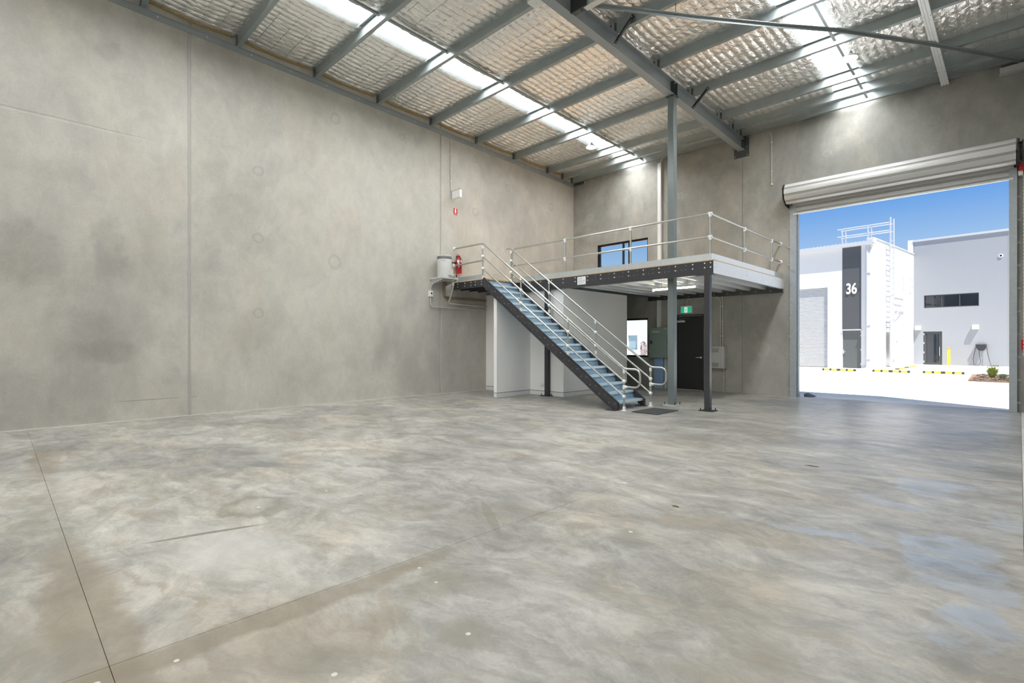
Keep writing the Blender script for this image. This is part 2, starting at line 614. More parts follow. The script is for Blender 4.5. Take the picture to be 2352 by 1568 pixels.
mat('mat_rubber', (0.075, 0.078, 0.082), 0.7)
mat('tube_glow', (0.9, 0.88, 0.8), 0.4, emit=(1.0, 0.93, 0.75), estr=45.0)
mat('bay_glow', (0.95, 0.95, 0.9), 0.4, emit=(1.0, 0.95, 0.85), estr=7.0)
mat('leaf_litter', (0.16, 0.10, 0.05), 0.8)
mat('door_black', (0.014, 0.015, 0.017), 0.45, var=0.1)
mat('frame_black', (0.02, 0.021, 0.023), 0.4)
mat('satin_chrome', (0.62, 0.63, 0.64), 0.3, 0.85)
mat('roller_slat', (0.60, 0.605, 0.60), 0.42, 0.15, var=0.03)
mat('guide_galv', (0.42, 0.46, 0.49), 0.5, 0.5, var=0.15, scale=14)
mat('duct_white', (0.75, 0.77, 0.77), 0.35, 0.1, var=0.02)
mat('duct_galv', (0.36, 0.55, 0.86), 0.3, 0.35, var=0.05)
mat('conduit_grey', (0.55, 0.545, 0.51), 0.5, var=0.03)
# outside
mat('render_white', (0.64, 0.645, 0.65), 0.7, var=0.015)
mat('render_grey', (0.29, 0.305, 0.335), 0.7, var=0.015)
mat('strip_dark', (0.075, 0.078, 0.085), 0.55, var=0.04)
mat('door_grey', (0.10, 0.108, 0.108), 0.5, var=0.04)
mat('shutter_white', (0.56, 0.575, 0.59), 0.5, var=0.02)
mat('alu_white', (0.50, 0.52, 0.55), 0.45, 0.1, var=0.03)
mat('window_frame_grey', (0.05, 0.055, 0.06), 0.4)
mat('dark_glass', (0.012, 0.018, 0.028), 0.04, spec=0.8)
mat('pale_glass', (0.32, 0.42, 0.48), 0.12, spec=0.6)
mat('bollard_yellow', (0.88, 0.60, 0.03), 0.45, var=0.03)
mat('bollard_red', (0.75, 0.10, 0.02), 0.45)
mat('stop_yellow', (0.85, 0.50, 0.04), 0.6)
mat('stop_black', (0.025, 0.026, 0.032), 0.7)
mat('mulch', (0.20, 0.13, 0.09), 0.9, var=0.4, scale=40, bump=1.0, bscale=60)
mat('bark', (0.14, 0.10, 0.07), 0.9, var=0.3)
mat('grass_leaf', (0.28, 0.36, 0.08), 0.6, var=0.3)
mat('succulent', (0.25, 0.31, 0.20), 0.6, var=0.3)
mat('tree_leaf', (0.10, 0.18, 0.05), 0.6, var=0.4)
mat('red_leaf', (0.22, 0.05, 0.05), 0.6, var=0.4)
mat('cable_black', (0.03, 0.03, 0.035), 0.5)

# clear glass (transparent with a faint reflection)
m, nt, bs = new_mat('clear_glass')
tr = nt.nodes.new('ShaderNodeBsdfTransparent')
tr.inputs[0].default_value = (0.93, 0.96, 0.96, 1)
gl = nt.nodes.new('ShaderNodeBsdfGlossy')
gl.inputs['Roughness'].default_value = 0.02
fr = nt.nodes.new('ShaderNodeFresnel')
fr.inputs[0].default_value = 1.35
ms = nt.nodes.new('ShaderNodeMixShader')
lnk(nt, fr.outputs[0], ms.inputs[0])
lnk(nt, tr.outputs[0], ms.inputs[1])
lnk(nt, gl.outputs[0], ms.inputs[2])
lnk(nt, ms.outputs[0], nt.nodes['Material Output'].inputs[0])

# daylit translucent rooflight sheeting
m, nt, bs = new_mat('rooflight_sheet')
bs.inputs['Base Color'].default_value = (0.85, 0.88, 0.9, 1)
bs.inputs['Roughness'].default_value = 0.5
bs.inputs['Emission Color'].default_value = (1.0, 0.99, 0.975, 1)
bs.inputs['Emission Strength'].default_value = ROOFLIGHT

# reflective foil
m, nt, bs = new_mat('foil')
g = nt.nodes.new('ShaderNodeNewGeometry')
n1 = nt.nodes.new('ShaderNodeTexNoise')
n1.inputs['Scale'].default_value = 9
n1.inputs['Detail'].default_value = 6
n1.inputs['Distortion'].default_value = 1.2
mp = nt.nodes.new('ShaderNodeVectorMath')
mp.operation = 'MULTIPLY'
mp.inputs[1].default_value = (1.6, 0.7, 1)
lnk(nt, g.outputs['Position'], mp.inputs[0])
lnk(nt, mp.outputs[0], n1.inputs['Vector'])
bp = nt.nodes.new('ShaderNodeBump')
bp.inputs['Strength'].default_value = 0.6
bp.inputs['Distance'].default_value = 0.03
lnk(nt, n1.outputs['Fac'], bp.inputs['Height'])
lnk(nt, bp.outputs[0], bs.inputs['Normal'])
bs.inputs['Base Color'].default_value = (0.95, 0.94, 0.92, 1)
bs.inputs['Metallic'].default_value = 0.78
bs.inputs['Roughness'].default_value = 0.22

# ------------------------------------------------------------------ dimensions
LW, BW, RW, YR = -11.01, 14.164, 0.45, -8.0
TH = 0.18


def zt(y):                       # top of purlins (the roof falls towards the roller door wall)
    return 7.27 + 0.0335 * (8.16 - y)


PUR = [-2.9, -1.34, 0.22, 1.779, 3.335, 4.897, 6.449, 8.012, 9.586, 11.119, 12.682, 13.445, 13.965]
SK1 = (-8.87, -8.28)
SK2 = (-3.0, -2.38)

# ------------------------------------------------------------------ floor
fb = MB().box((LW - 0.05, YR, -0.16), (RW, BW + TH, -0.03)).build('floor', 'floor_groove', label='grey stained concrete floor slab with saw-cut joints', cat='floor', kind='structure')
gap = 0.0013
xs = [LW, -2.7, RW - 0.43, RW]
ys = [YR, 0.33, 6.85, BW - 0.02, BW + TH]
for i in range(3):
    for j in range(4):
        if j == 3 and i > 0:
            continue
        x0, x1 = xs[i], xs[i + 1]
        y0, y1 = ys[j], ys[j + 1]
        if j == 3:
            x0, x1 = LW, RW
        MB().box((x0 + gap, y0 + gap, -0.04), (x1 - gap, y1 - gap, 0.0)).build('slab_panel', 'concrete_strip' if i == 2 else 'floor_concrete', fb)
MB().box((LW + 0.004, YR, 0.0), (LW + 0.05, BW, 0.007)).build('grout_strip', 'grout', fb)

# ------------------------------------------------------------------ walls
wl = MB().box((LW - TH, YR, 0), (LW - 0.024, BW + TH, 7.9)).build('wall_left', 'joint_sealant', label='tall tilt-up concrete side wall of wide panels', cat='wall', kind='structure')
js = [YR, -3.31, 2.53, 8.37, BW]
for j in range(4):
    a, b_ = js[j] + 0.015, js[j + 1] - 0.015
    ch = 0.016
    prof = [(a, LW - 0.036), (a, LW - ch), (a + ch, LW), (b_ - ch, LW), (b_, LW - ch), (b_, LW - 0.036)]
    MB().prism([(p[0], p[1]) for p in prof], (0, 0, 0.0), (0, 0, 7.9), (0, 1, 0), (1, 0, 0)).build('concrete_panel', 'wall_concrete_left', wl)


def wall_grid(mb, xs, zs, holes, y0, y1):
    """slab in xz with rectangular holes; y0 inner face, y1 outer face"""
    nx, nz = len(xs) - 1, len(zs) - 1

    def solid(i, k):
        if i < 0 or k < 0 or i >= nx or k >= nz:
            return False
        cx_, cz_ = (xs[i] + xs[i + 1]) / 2, (zs[k] + zs[k + 1]) / 2
        return not any(h[0] < cx_ < h[1] and h[2] < cz_ < h[3] for h in holes)
    for i in range(nx):
        for k in range(nz):
            if not solid(i, k):
                continue
            xa, xb, za, zb = xs[i], xs[i + 1], zs[k], zs[k + 1]
            mb.add([(xa, y0, za), (xb, y0, za), (xb, y0, zb), (xa, y0, zb)], [(0, 1, 2, 3)])
            mb.add([(xa, y1, za), (xb, y1, za), (xb, y1, zb), (xa, y1, zb)], [(3, 2, 1, 0)])
            for di, dk, q in ((-1, 0, ((xa, za), (xa, zb))), (1, 0, ((xb, zb), (xb, za))), (0, -1, ((xb, za), (xa, za))), (0, 1, ((xa, zb), (xb, zb)))):
                if not solid(i + di, k + dk):
                    (u0, w0), (u1, w1) = q
                    mb.add([(u0, y0, w0), (u1, y0, w1), (u1, y1, w1), (u0, y1, w0)], [(0, 1, 2, 3)])
    return mb


W1 = (-10.02, -8.15, 3.62, 4.62)       # upper window opening
W2 = (-10.02, -8.15, 0.92, 2.13)       # lower window opening
D1 = (-7.23, -6.375, 0.0, 2.185)       # exit door opening
D2 = (-4.0, -0.13, 0.0, 4.72)          # roller door opening
wb = thing('wall_back', (-5.3, BW, 0), 'grey concrete panel wall with roller door, exit door and two windows', 'wall', kind='structure')
wall_grid(MB(), [LW - TH, W1[0], W1[1], D1[0], D1[1], -5.315], [0, W2[2], W2[3], D1[3], W1[2], W1[3], 7.7], [W1, W2, D1], BW, BW + TH).build('concrete_panel', 'wall_concrete_back', wb)
wall_grid(MB(), [-5.29, D2[0], D2[1], RW + TH], [0, D2[3], 7.7], [D2], BW, BW + TH).build('concrete_panel', 'wall_concrete_back', wb)
MB().box((-5.32, BW + 0.02, 0), (-5.285, BW + 0.1, 7.6)).build('joint_sealant', 'joint_sealant', wb)
wr = MB().box((RW, YR, 0), (RW + TH, BW, 7.9)).build('wall_right', 'wall_concrete_left', label='concrete side wall beside the roller door end', cat='wall', kind='structure')
wk = MB().box((LW - TH, YR - TH, 0), (RW + TH, YR, 8.2)).build('wall_rear', 'wall_concrete_left', label='concrete rear wall closing the hall', cat='wall', kind='structure')

# ------------------------------------------------------------------ roof: sheeting, rooflights, foil blankets, safety mesh
ceil = thing('ceiling', (-5.3, 6, 7.3), 'low-pitch roof underside lined with quilted silver foil blanket', 'ceiling', kind='structure')


def slab_sloped(mb, x0, x1, y0, y1, zoff0, zoff1):
    vs = []
    for zo in (zoff0, zoff1):
        for x, y in ((x0, y0), (x1, y0), (x1, y1), (x0, y1)):
            vs.append((x, y, zt(y) + zo))
    return mb.add(vs, [(0, 3, 2, 1), (4, 5, 6, 7), (0, 1, 5, 4), (1, 2, 6, 5), (2, 3, 7, 6), (3, 0, 4, 7)])


for x0, x1 in ((LW - TH, SK1[0]), (SK1[1], SK2[0]), (SK2[1], RW + TH)):
    slab_sloped(MB(), x0, x1, YR, BW + TH, 0.035, 0.11).build('roof_sheet', 'galv', ceil)
for k, (x0, x1) in enumerate((SK1, SK2)):
    # corrugated translucent sheet
    mb = MB()
    n = 16
    pr = [(x0 + (x1 - x0) * i / n, 0.05 + (0.028 if i % 4 in (1, 2) else 0.0)) for i in range(n + 1)]
    vs, fs = [], []
    for y in (YR, BW + TH):
        vs += [(x, y, zt(y) + z) for x, z in pr]
    for i in range(n):
        fs.append((i, i + 1, n + 2 + i, n + 1 + i))
    mb.add(vs, fs)
    mb.build('window_%d' % (3 + k), 'rooflight_sheet', label=('long bright translucent rooflight strip on the side of the extinguisher wall', 'long bright translucent rooflight strip on the side of the roller door')[k], cat='rooflight', kind='structure')


def foil_patch(x0, x1, y0, y1):
    nx = max(4, int((x1 - x0) / 0.022))
    ny = max(4, int((y1 - y0) / 0.034))
    xs_ = np.linspace(x0, x1, nx + 1)
    ys_ = np.linspace(y0, y1, ny + 1)
    X, Y = np.meshgrid(xs_, ys_)
    t = (Y - y0) / (y1 - y0)
    span = min(1.0, (y1 - y0) / 1.5)
    sag = 0.045 * span * np.sin(PI * t) + 0.02
    px = np.abs(np.sin(PI * X / 0.15))
    py = np.abs(np.sin(PI * (Y - y0) / 0.3))
    a = 0.7 + 0.5 * np.sin(X * 1.7 + Y * 0.9) * np.sin(X * 0.6 - Y * 1.3)
    pil = (0.034 * px ** 0.8 * (0.6 + 0.4 * py ** 0.6)) * np.clip(a, 0.35, 1.3)
    wr_ = 0.006 * np.sin(X * 37 + 3 * np.sin(Y * 6)) * np.sin(Y * 23 + 2 * np.sin(X * 5)) + 0.003 * np.sin(X * 71 + Y * 40 + 4 * np.sin(X * 7 + Y * 3))
    ed = np.clip(np.minimum(t, 1 - t) / 0.06, 0, 1)
    Z = 7.27 + 0.0335 * (8.16 - Y) - sag - (pil + wr_) * (0.3 + 0.7 * ed)
    # ragged outer edges in x
    Xd = X.copy()
    rag = 0.006 * np.sin(Y * 31) + 0.005 * np.sin(Y * 67 + 1)
    Xd[:, 0] += rag[:, 0]
    Xd[:, -1] += rag[:, -1]
    vs = np.stack([Xd, Y, Z], -1).reshape(-1, 3)
    idx = np.arange((nx + 1) * (ny + 1)).reshape(ny + 1, nx + 1)
    q = np.stack([idx[:-1, :-1], idx[1:, :-1], idx[1:, 1:], idx[:-1, 1:]], -1).reshape(-1, 4)
    me = bpy.data.meshes.new('foil_blanket')
    me.vertices.add(len(vs))
    off = np.array(wloc(ceil))
    me.vertices.foreach_set('co', (vs - off).ravel())
    me.loops.add(q.size)
    me.loops.foreach_set('vertex_index', q.ravel().astype(np.int32))
    me.polygons.add(len(q))
    me.polygons.foreach_set('loop_start', np.arange(0, q.size, 4, dtype=np.int32))
    me.polygons.foreach_set('use_smooth', np.ones(len(q), dtype=bool))
    me.update(calc_edges=True)
    me.materials.append(MATS['foil'])
    o = bpy.data.objects.new('foil_blanket', me)
    o.parent = ceil
    COL.objects.link(o)


mesh_wires = MB()
bays = [y for y in PUR if y >= -1.4] + [BW]
for j in range(len(bays) - 1):
    y0, y1 = bays[j], bays[j + 1]
    if y1 - y0 < 0.15:
        continue
    span = min(1.0, (y1 - y0) / 1.5)
    for x0, x1 in ((LW + 0.03, SK1[0]), (SK1[1] - 0.02, SK2[0]), (SK2[1], RW)):
        foil_patch(x0, x1, y0 + 0.005, y1 - 0.005)

    def sagz(y):
        return zt(y) - 0.045 * span * math.sin(PI * (y - y0) / (y1 - y0)) - 0.024
    r = 0.0021
    k = 1
    while y0 + 0.3 * k < y1 - 0.03:
        yy = y0 + 0.3 * k
        for x0, x1 in ((LW, SK1[0]), (SK1[1], SK2[0]), (SK2[1], RW)):
            z = sagz(yy) - 0.004
            mesh_wires.prism([(-r, -r), (r, -r), (r, r), (-r, r)], (x0, yy, z), (x1, yy, z), (0, 1, 0), (0, 0, 1))
        k += 1
    if y0 > 0:
        x = LW + 0.15 - (LW % 0.15)
        xw = math.ceil(LW / 0.15) * 0.15
        while xw < RW:
            if not (SK1[0] - 0.02 < xw < SK1[1] + 0.02 or SK2[0] - 0.02 < xw < SK2[1] + 0.02):
                for s in range(5):
                    ya, yb = y0 + (y1 - y0) * s / 5, y0 + (y1 - y0) * (s + 1) / 5
                    mesh_wires.prism([(-r, 0), (r * 0.6, -r), (r, r)], (xw, ya, sagz(ya)), (xw, yb, sagz(yb)), (1, 0, 0), (0, 0, 1))
            xw += 0.15
mesh_wires.build('safety_mesh', 'purlin_steel', ceil, kind='stuff', label='fine wire safety mesh under the foil')
# exposed glass wool edge along the side wall
for j in range(len(bays) - 1):
    y0, y1 = bays[j] + 0.03, bays[j + 1] - 0.1
    if y1 - y0 < 0.2 or y1 < 0:
        continue
    mb = MB()
    n = int((y1 - y0) / 0.07)
    vs, fs = [], []
    for i in range(n + 1):
        y = y0 + (y1 - y0) * i / n
        sg = 0.045 * math.sin(PI * (y - bays[j]) / (bays[j + 1] - bays[j]))
        zc = zt(y) - 0.025 - sg
        w1, w2 = rng.uniform(0.0, 0.012), rng.uniform(0.0, 0.012)
        vs += [(LW + 0.002, y, zc - 0.032 - w1), (LW + 0.045 + w2, y, zc - 0.026 - w2), (LW + 0.045, y, zc + 0.012), (LW + 0.002, y, zc + 0.012)]
    for i in range(n):
        for k in range(4):
            fs.append((i * 4 + k, i * 4 + (k + 1) % 4, i * 4 + 4 + (k + 1) % 4, i * 4 + 4 + k))
    mb.add(vs, fs).build('glass_wool_edge', 'glasswool', ceil)

# ------------------------------------------------------------------ steel angle on the side wall
def ptZ(x, y, dz):
    return (x, y, zt(y) + dz)


ang = thing('wall_angle', (LW, 6, zt(6) - 0.3), 'long dark steel angle bolted high along the side wall under the purlin ends', 'steel angle')
AZ = -0.205
prof = [(0.0, AZ), (0.034, AZ), (0.034, AZ - 0.010), (0.012, AZ - 0.012), (0.012, AZ - 0.115), (0.0, AZ - 0.115)]
vs = []
for y in (YR + 0.1, BW - 0.02):
    vs += [(LW + a, y, zt(y) + b) for a, b in prof]
n = len(prof)
fs = [(i, (i + 1) % n, n + (i + 1) % n, n + i) for i in range(n)] + [tuple(range(n - 1, -1, -1)), tuple(range(n, 2 * n))]
MB().add(vs, fs).build('angle_leg', 'rafter_paint', ang)
bolts('bolt', [ptZ(LW + 0.012, y, AZ - 0.06) for y in np.arange(0.45, 14, 0.79)], (1, 0, 0), 0.011, 0.014, 'bolt', ang)

# ------------------------------------------------------------------ purlins
PD = 0.2


ORD = ['galvanised roof purlin hard against the back wall', 'second galvanised roof purlin from the back wall', 'third galvanised roof purlin from the back wall',
       'fourth galvanised roof purlin from the back wall, carrying the high-bay lights', 'fifth galvanised roof purlin from the back wall, passing in front of the tall column',
       'sixth galvanised roof purlin from the back wall, held by a fly brace', 'seventh galvanised roof purlin from the back wall, with the white sensor box',
       'eighth galvanised roof purlin from the back wall', 'ninth galvanised roof purlin from the back wall', 'tenth galvanised roof purlin from the back wall',
       'eleventh galvanised roof purlin from the back wall', 'twelfth galvanised roof purlin from the back wall', 'thirteenth galvanised roof purlin from the back wall']


def make_purlin(y):
    t = thing('purlin', (-5.3, y, zt(y) - PD), ORD[len(PUR) - 1 - PUR.index(y)], 'purlin', 'roof purlins')
    zt_ = zt(y) - 0.004
    th = 0.007
    prof = [(0, 0), (-0.075, 0), (-0.075, -0.02), (-0.075 + th, -0.02), (-0.075 + th, -th), (-th, -th),
            (-th, -PD), (0.075, -PD), (0.075, -PD + 0.02), (0.075 - th, -PD + 0.02), (0.075 - th, -PD + th), (0, -PD + th)]
    x0 = LW + 0.03
    MB().prism(prof, (x0, y, zt_), (RW - 0.01, y, zt_), (0, 1, 0), (0, 0, 1)).build('z_section', 'purlin_steel', t)
    # cleat plate at the side wall angle
    cl = MB().box((LW + 0.02, y - 0.018, zt_ - PD - 0.005), (LW + 0.11, y - 0.008, zt_ - 0.03)).build('cleat', 'dark_steel', t)
    bolts('bolt', [(LW + 0.085, y - 0.018, zt_ - d) for d in (0.06, 0.1, 0.14, 0.18)], (0, -1, 0), 0.008, 0.008, 'bolt', cl)
    # cleat pair on the rafter
    for dx in (-0.05, 0.05):
        cl = MB().box((-5.32 + dx - 0.022, y - 0.02, zt_ - PD - 0.02), (-5.32 + dx + 0.022, y - 0.008, zt_ - 0.04)).build('cleat', 'dark_steel', t)
    # tips of the roofing screws
    sc = MB()
    k = 0
    x = x0 + 0.12
    while x < RW - 0.05:
        if not (SK1[0] < x < SK1[1] or SK2[0] < x < SK2[1]):
            sc.cyl((x, y - 0.04 + 0.015 * (k % 3 - 1), zt_ - 0.004), (x, y - 0.04 + 0.015 * (k % 3 - 1), zt_ - 0.04), 0.0035, 4, 0.001)
        x += 0.19
        k += 1
    sc.build('screw_tips', 'screw', t, kind='stuff')
    return t


for y in PUR:
    make_purlin(y)

# ------------------------------------------------------------------ bridging
def bridging(x, w, h, label, mat_, y_from, group='purlin bridging'):
    t = thing('purlin_bridging', (x, 8, zt(8) - 0.15), label, 'bridging', group)
    ys_ = [y for y in PUR if y >= y_from]
    for a, b in zip(ys_[:-1], ys_[1:]):
        za = zt((a + b) / 2)
        mb = MB()
        vs = []
        prof = [(-w / 2, -0.105), (-w / 2, -0.105 - h), (w / 2, -0.105 - h), (w / 2, -0.105 - h + 0.006), (-w / 2 + 0.006, -0.105 - h + 0.006), (-w / 2 + 0.006, -0.105)]
        for y in (a + 0.004, b - 0.08):
            vs += [(x + p, y, zt(y) + q) for p, q in prof]
        n = len(prof)
        fs = [(i, (i + 1) % n, n + (i + 1) % n, n + i) for i in range(n)] + [tuple(range(n - 1, -1, -1)), tuple(range(n, 2 * n))]
        bar = mb.add(vs, fs).build('bridging_bar', mat_, t)
        bolts('bolt', [(x - 0.012, b - 0.082, zt(b) - 0.13), (x + 0.012, b - 0.082, zt(b) - 0.15)], (0, -1, 0), 0.008, 0.012, 'bolt', bar)
    return t


bridging(-8.13, 0.05, 0.075, 'thin dark purlin bridging along the edge of the rooflight near the extinguisher wall', 'purlin_steel', 0)
bridging(-2.45, 0.05, 0.075, 'thin dark purlin bridging crossing the rooflight near the roller door', 'purlin_steel', 4)
# broad channel hung under the purlins
t = thing('ceiling_channel', (-1.12, 11, 6.9), 'broad pale galvanised ribbed channel running under the purlins to the roller door wall', 'channel')
prof = []
w = 0.125
for a, b in ((-w / 2, 0.0), (-w / 2, -0.05), (-0.034, -0.05), (-0.03, -0.035), (-0.014, -0.035), (-0.01, -0.05), (0.01, -0.05), (0.014, -0.035), (0.03, -0.035), (0.034, -0.05), (w / 2, -0.05), (w / 2, 0.0)):
    prof.append((a, b))
vs = []
for y in (3.0, BW - 0.005):
    vs += [(-1.12 + a, y, zt(y) - PD - 0.004 + b) for a, b in prof]
n = len(prof)
fs = [(i, (i + 1) % n, n + (i + 1) % n, n + i) for i in range(n)] + [tuple(range(n - 1, -1, -1)), tuple(range(n, 2 * n))]
MB().add(vs, fs).build('channel_section', 'galv_bright', t)
bolts('bolt', [(-1.12 + s, y + 0.03, zt(y) - PD - 0.055) for y in (9.586, 11.119, 12.682, 13.445) for s in (-0.05, 0.05)], (0, 0, -1), 0.011, 0.015, 'bolt', t)

# ------------------------------------------------------------------ rafter
RX, RD, RF = -5.325, 0.31, 0.165
t = thing('rafter', (RX, 6, 6.7), 'grey steel I-beam rafter crossing the roof to the roller door wall', 'beam')
prof = [(-RF / 2, 0), (RF / 2, 0), (RF / 2, -0.014), (0.005, -0.014), (0.005, -RD + 0.014), (RF / 2, -RD + 0.014), (RF / 2, -RD), (-RF / 2, -RD), (-RF / 2, -RD + 0.014), (-0.005, -RD + 0.014), (-0.005, -0.014), (-RF / 2, -0.014)]
vs = []
for y in (YR + 0.05, BW - 0.02):
    vs += [(RX + a, y, zt(y) - PD - 0.022 + b) for a, b in prof]
n = len(prof)
fs = [(i, (i + 1) % n, n + (i + 1) % n, n + i) for i in range(n)] + [tuple(range(n - 1, -1, -1)), tuple(range(n, 2 * n))]
MB().add(vs, fs).build('i_section', 'rafter_paint', t)
zr = lambda y: zt(y) - PD - 0.022          # rafter top
for y in (10.2, 10.35):
    for s in (-1, 1):
        MB().box((RX + s * 0.006, y - 0.005, zr(y) - RD + 0.014), (RX + s * 0.082, y + 0.005, zr(y) - 0.014)).build('stiffener', 'dark_steel', t)
MB().box((RX - 0.195, BW - 0.022, 6.36), (RX + 0.19, BW - 0.002, 6.93)).build('end_plate', 'dark_steel', t)
bolts('bolt', [(RX + s, BW - 0.022, z) for s in (-0.16, 0.155) for z in (6.4, 6.62, 6.88)] + [(RX + 0.05, BW - 0.022, z) for z in (6.55, 6.6, 6.68, 6.74)], (0, -1, 0), 0.012, 0.012, 'bolt', t)
# fly braces
for y, xa, za, xb, zb in ((8.012, -5.262, 6.84, -4.88, 7.19), (11.119, -5.255, 6.665, -4.88, 7.005)):
    dx, dz = xb - xa, zb - za
    L = math.hypot(dx, dz)
    ux = np.array((-dz / L, 0, dx / L))
    fb_ = MB().prism([(-0.038, 0), (0.038, 0), (0.038, 0.005), (-0.033, 0.005), (-0.033, 0.045), (-0.038, 0.045)], (xa, y - 0.03, za), (xb, y - 0.03, zb), ux, (0, -1, 0)).build('fly_brace', 'black_paint', None, loc=(xa, y, za), label='short dark fly brace on the rafter ' + ('between the roof strut and the tall column' if y < 9 else 'between the tall column and the back wall'), cat='brace', group='rafter fly braces')
    # bolts at its ends
    for f_ in (0.06, 0.94):
        MB().cyl((xa + dx * f_, y - 0.035, za + dz * f_), (xa + dx * f_, y - 0.048, za + dz * f_), 0.01, 6).build('bolt', 'bolt', fb_)

# roof strut and long diagonal brace
t = thing('roof_strut', (-5.2, 6.72, 6.75), 'galvanised roof strut with dark end plate framing into the rafter', 'strut')
MB().box((-5.24, 6.64, 6.765), (-4.93, 6.665, 7.04)).build('end_plate', 'black_paint', t)
MB().box((-5.24, 6.665, 6.80), (-5.1, 6.79, 7.03)).build('end_plate', 'dark_steel', t)
st = MB().prism([(0, 0), (0.12, 0), (0.12, 0.2), (0.112, 0.2), (0.112, 0.008), (0.008, 0.008), (0.008, 0.2), (0, 0.2)], (-5.0, 6.667, 6.77), (RW - 0.02, 6.667, 6.77), (0, 1, 0), (0, 0, 1)).build('strut_channel', 'galv', t)
bx = [(-4.93, 6.85, 6.865), (-3.879, 8.339, 6.858), (-2.95, 9.56, 6.854), (-2.207, 10.483, 6.85), (-1.129, 12.145, 6.85), (0.08, 14.13, 6.85)]
t = thing('diagonal_brace', bx[0], 'long slim dark steel brace crossing diagonally under the purlins', 'brace')
mb = MB()
vs = []
for i, p in enumerate(bx):
    d = V3(bx[min(i + 1, 5)]) - V3(bx[max(i - 1, 0)])
    d[2] = 0
    d /= np.linalg.norm(d)
    s_ = np.array((d[1], -d[0], 0))
    for a, b in ((-0.028, 0.0), (0.028, 0.0), (0.028, -0.006), (-0.022, -0.006), (-0.022, -0.055), (-0.028, -0.055)):
        vs.append(V3(p) + a * s_ + np.array((0, 0, b + 0.028)))
fs = []
for i in range(5):
    for k in range(6):
        fs.append((i * 6 + k, i * 6 + (k + 1) % 6, i * 6 + 6 + (k + 1) % 6, i * 6 + 6 + k))
fs += [tuple(range(5, -1, -1)), tuple(range(30, 36))]
mb.add(vs, fs).build('brace_angle', 'rafter_paint', t)
for i, y in enumerate((8.012, 9.586, 11.119, 12.682)):
    f_ = np.interp(y, [p[1] for p in bx], [p[0] for p in bx])
    MB().cyl((f_, y + 0.03, 6.87), (f_, y + 0.03, zt(y) - PD), 0.005, 6).build('hanger', 'black_paint', t)

# ------------------------------------------------------------------ rafter column
t = thing('steel_column', (RX, 10.275, 0), 'tall grey square steel column rising through the mezzanine to the rafter', 'column')
MB().box((RX - 0.072, 10.2, 0.03), (RX + 0.072, 10.35, zr(10.2) - RD - 0.012)).build('shaft', 'column_paint', t, bevel=0.008)
MB().box((RX - 0.15, 10.13, 0), (RX + 0.15, 10.42, 0.03)).build('base_plate', 'conduit_grey', t)
MB().box((RX - 0.1, 10.17, zr(10.2) - RD - 0.016), (RX + 0.1, 10.38, zr(10.2) - RD - 0.001)).build('cap_plate', 'dark_steel', t)
for sx in (-0.115, 0.115):
    for yy in (10.16, 10.39):
        MB().cyl((RX + sx, yy, 0.028), (RX + sx, yy, 0.085), 0.011, 6).build('anchor_bolt', 'dark_steel', t)

# ------------------------------------------------------------------ mezzanine platform
ZB, ZTOP = 2.712, 2.986
MY = 9.93                       # front face of main beam
LX0, LX1, LY = LW + 0.01, -9.74, 8.75
MXR = -4.28
mz = thing('mezzanine_platform', (-7.5, 12, 2.7), 'raised mezzanine deck on black beams and galvanised joists beside the back wall', 'mezzanine')
MB().box((LX0, MY + 0.01, ZTOP), (MXR - 0.005, BW - 0.01, ZTOP + 0.021)).build('deck_board', 'plywood', mz)
MB().box((LX0, LY, ZTOP), (LX1 + 0.02, MY + 0.01, ZTOP + 0.021)).build('deck_board', 'plywood', mz)


MB().box((LX0 + 0.01, MY + 0.02, ZTOP - 0.006), (MXR - 0.01, BW - 0.015, ZTOP - 0.001)).build('deck_soffit', 'galv', mz)


def c_beam(mb, a, b, z0, z1, face, fl=0.075, t_=0.008):
    """C-section along x or y between a and b, web on the outer 'face' direction"""
    a, b, face = V3(a), V3(b), V3(face)
    h_ = z1 - z0
    prof = [(0, 0), (-fl, 0), (-fl, t_), (-t_, t_), (-t_, h_ - t_), (-fl, h_ - t_), (-fl, h_), (0, h_)]
    return mb.prism(prof, (a[0], a[1], z0), (b[0], b[1], z0), face, (0, 0, 1))


fbm = c_beam(MB(), (LX1, MY, 0), (MXR, MY, 0), ZB, ZTOP - 0.001, (0, -1, 0)).build('front_beam', 'charcoal_paint', mz)
jx = [-5.074 - 0.3735 * k for k in range(-1, 12)]
pts = []
for k in range(0, 12):
    x = -5.074 - 0.3735 * k
    pts += [(x, MY, 2.942), (x, MY, 2.853)]
pts += [(-4.33, MY, 2.942), (-4.33, MY, 2.853), (-4.45, MY, 2.942), (-4.45, MY, 2.853), (-4.70, MY, 2.942), (-4.70, MY, 2.853)]
bolts('bolt', pts, (0, -1, 0), 0.014, 0.012, 'bolt', fbm, 8)
pts = []
for k in range(0, 26):
    x = -4.85 - 0.0934 * k
    if k % 4 != 3:
        pts += [(x, MY, 2.853)]
    if k % 4 == 0:
        pts.append((x, MY, 2.942))
bolts('punched_hole', pts, (0, -1, 0), 0.006, 0.002, 'galv', fbm, 6)
lbm = c_beam(MB(), (LX0, LY, 0), (LX1, LY, 0), 2.80, ZTOP, (0, -1, 0)).build('landing_beam', 'charcoal_paint', mz)
bolts('bolt', [(x, LY, z) for x in (-10.75, -10.45, -10.2, -10.03, -9.79) for z in (2.94, 2.865)], (0, -1, 0), 0.013, 0.012, 'bolt', lbm, 8)
c_beam(MB(), (LX0, MY + 0.3, 0), (-8.25, MY + 0.3, 0), 2.74, ZTOP - 0.002, (0, -1, 0)).build('inner_beam', 'charcoal_paint', mz)
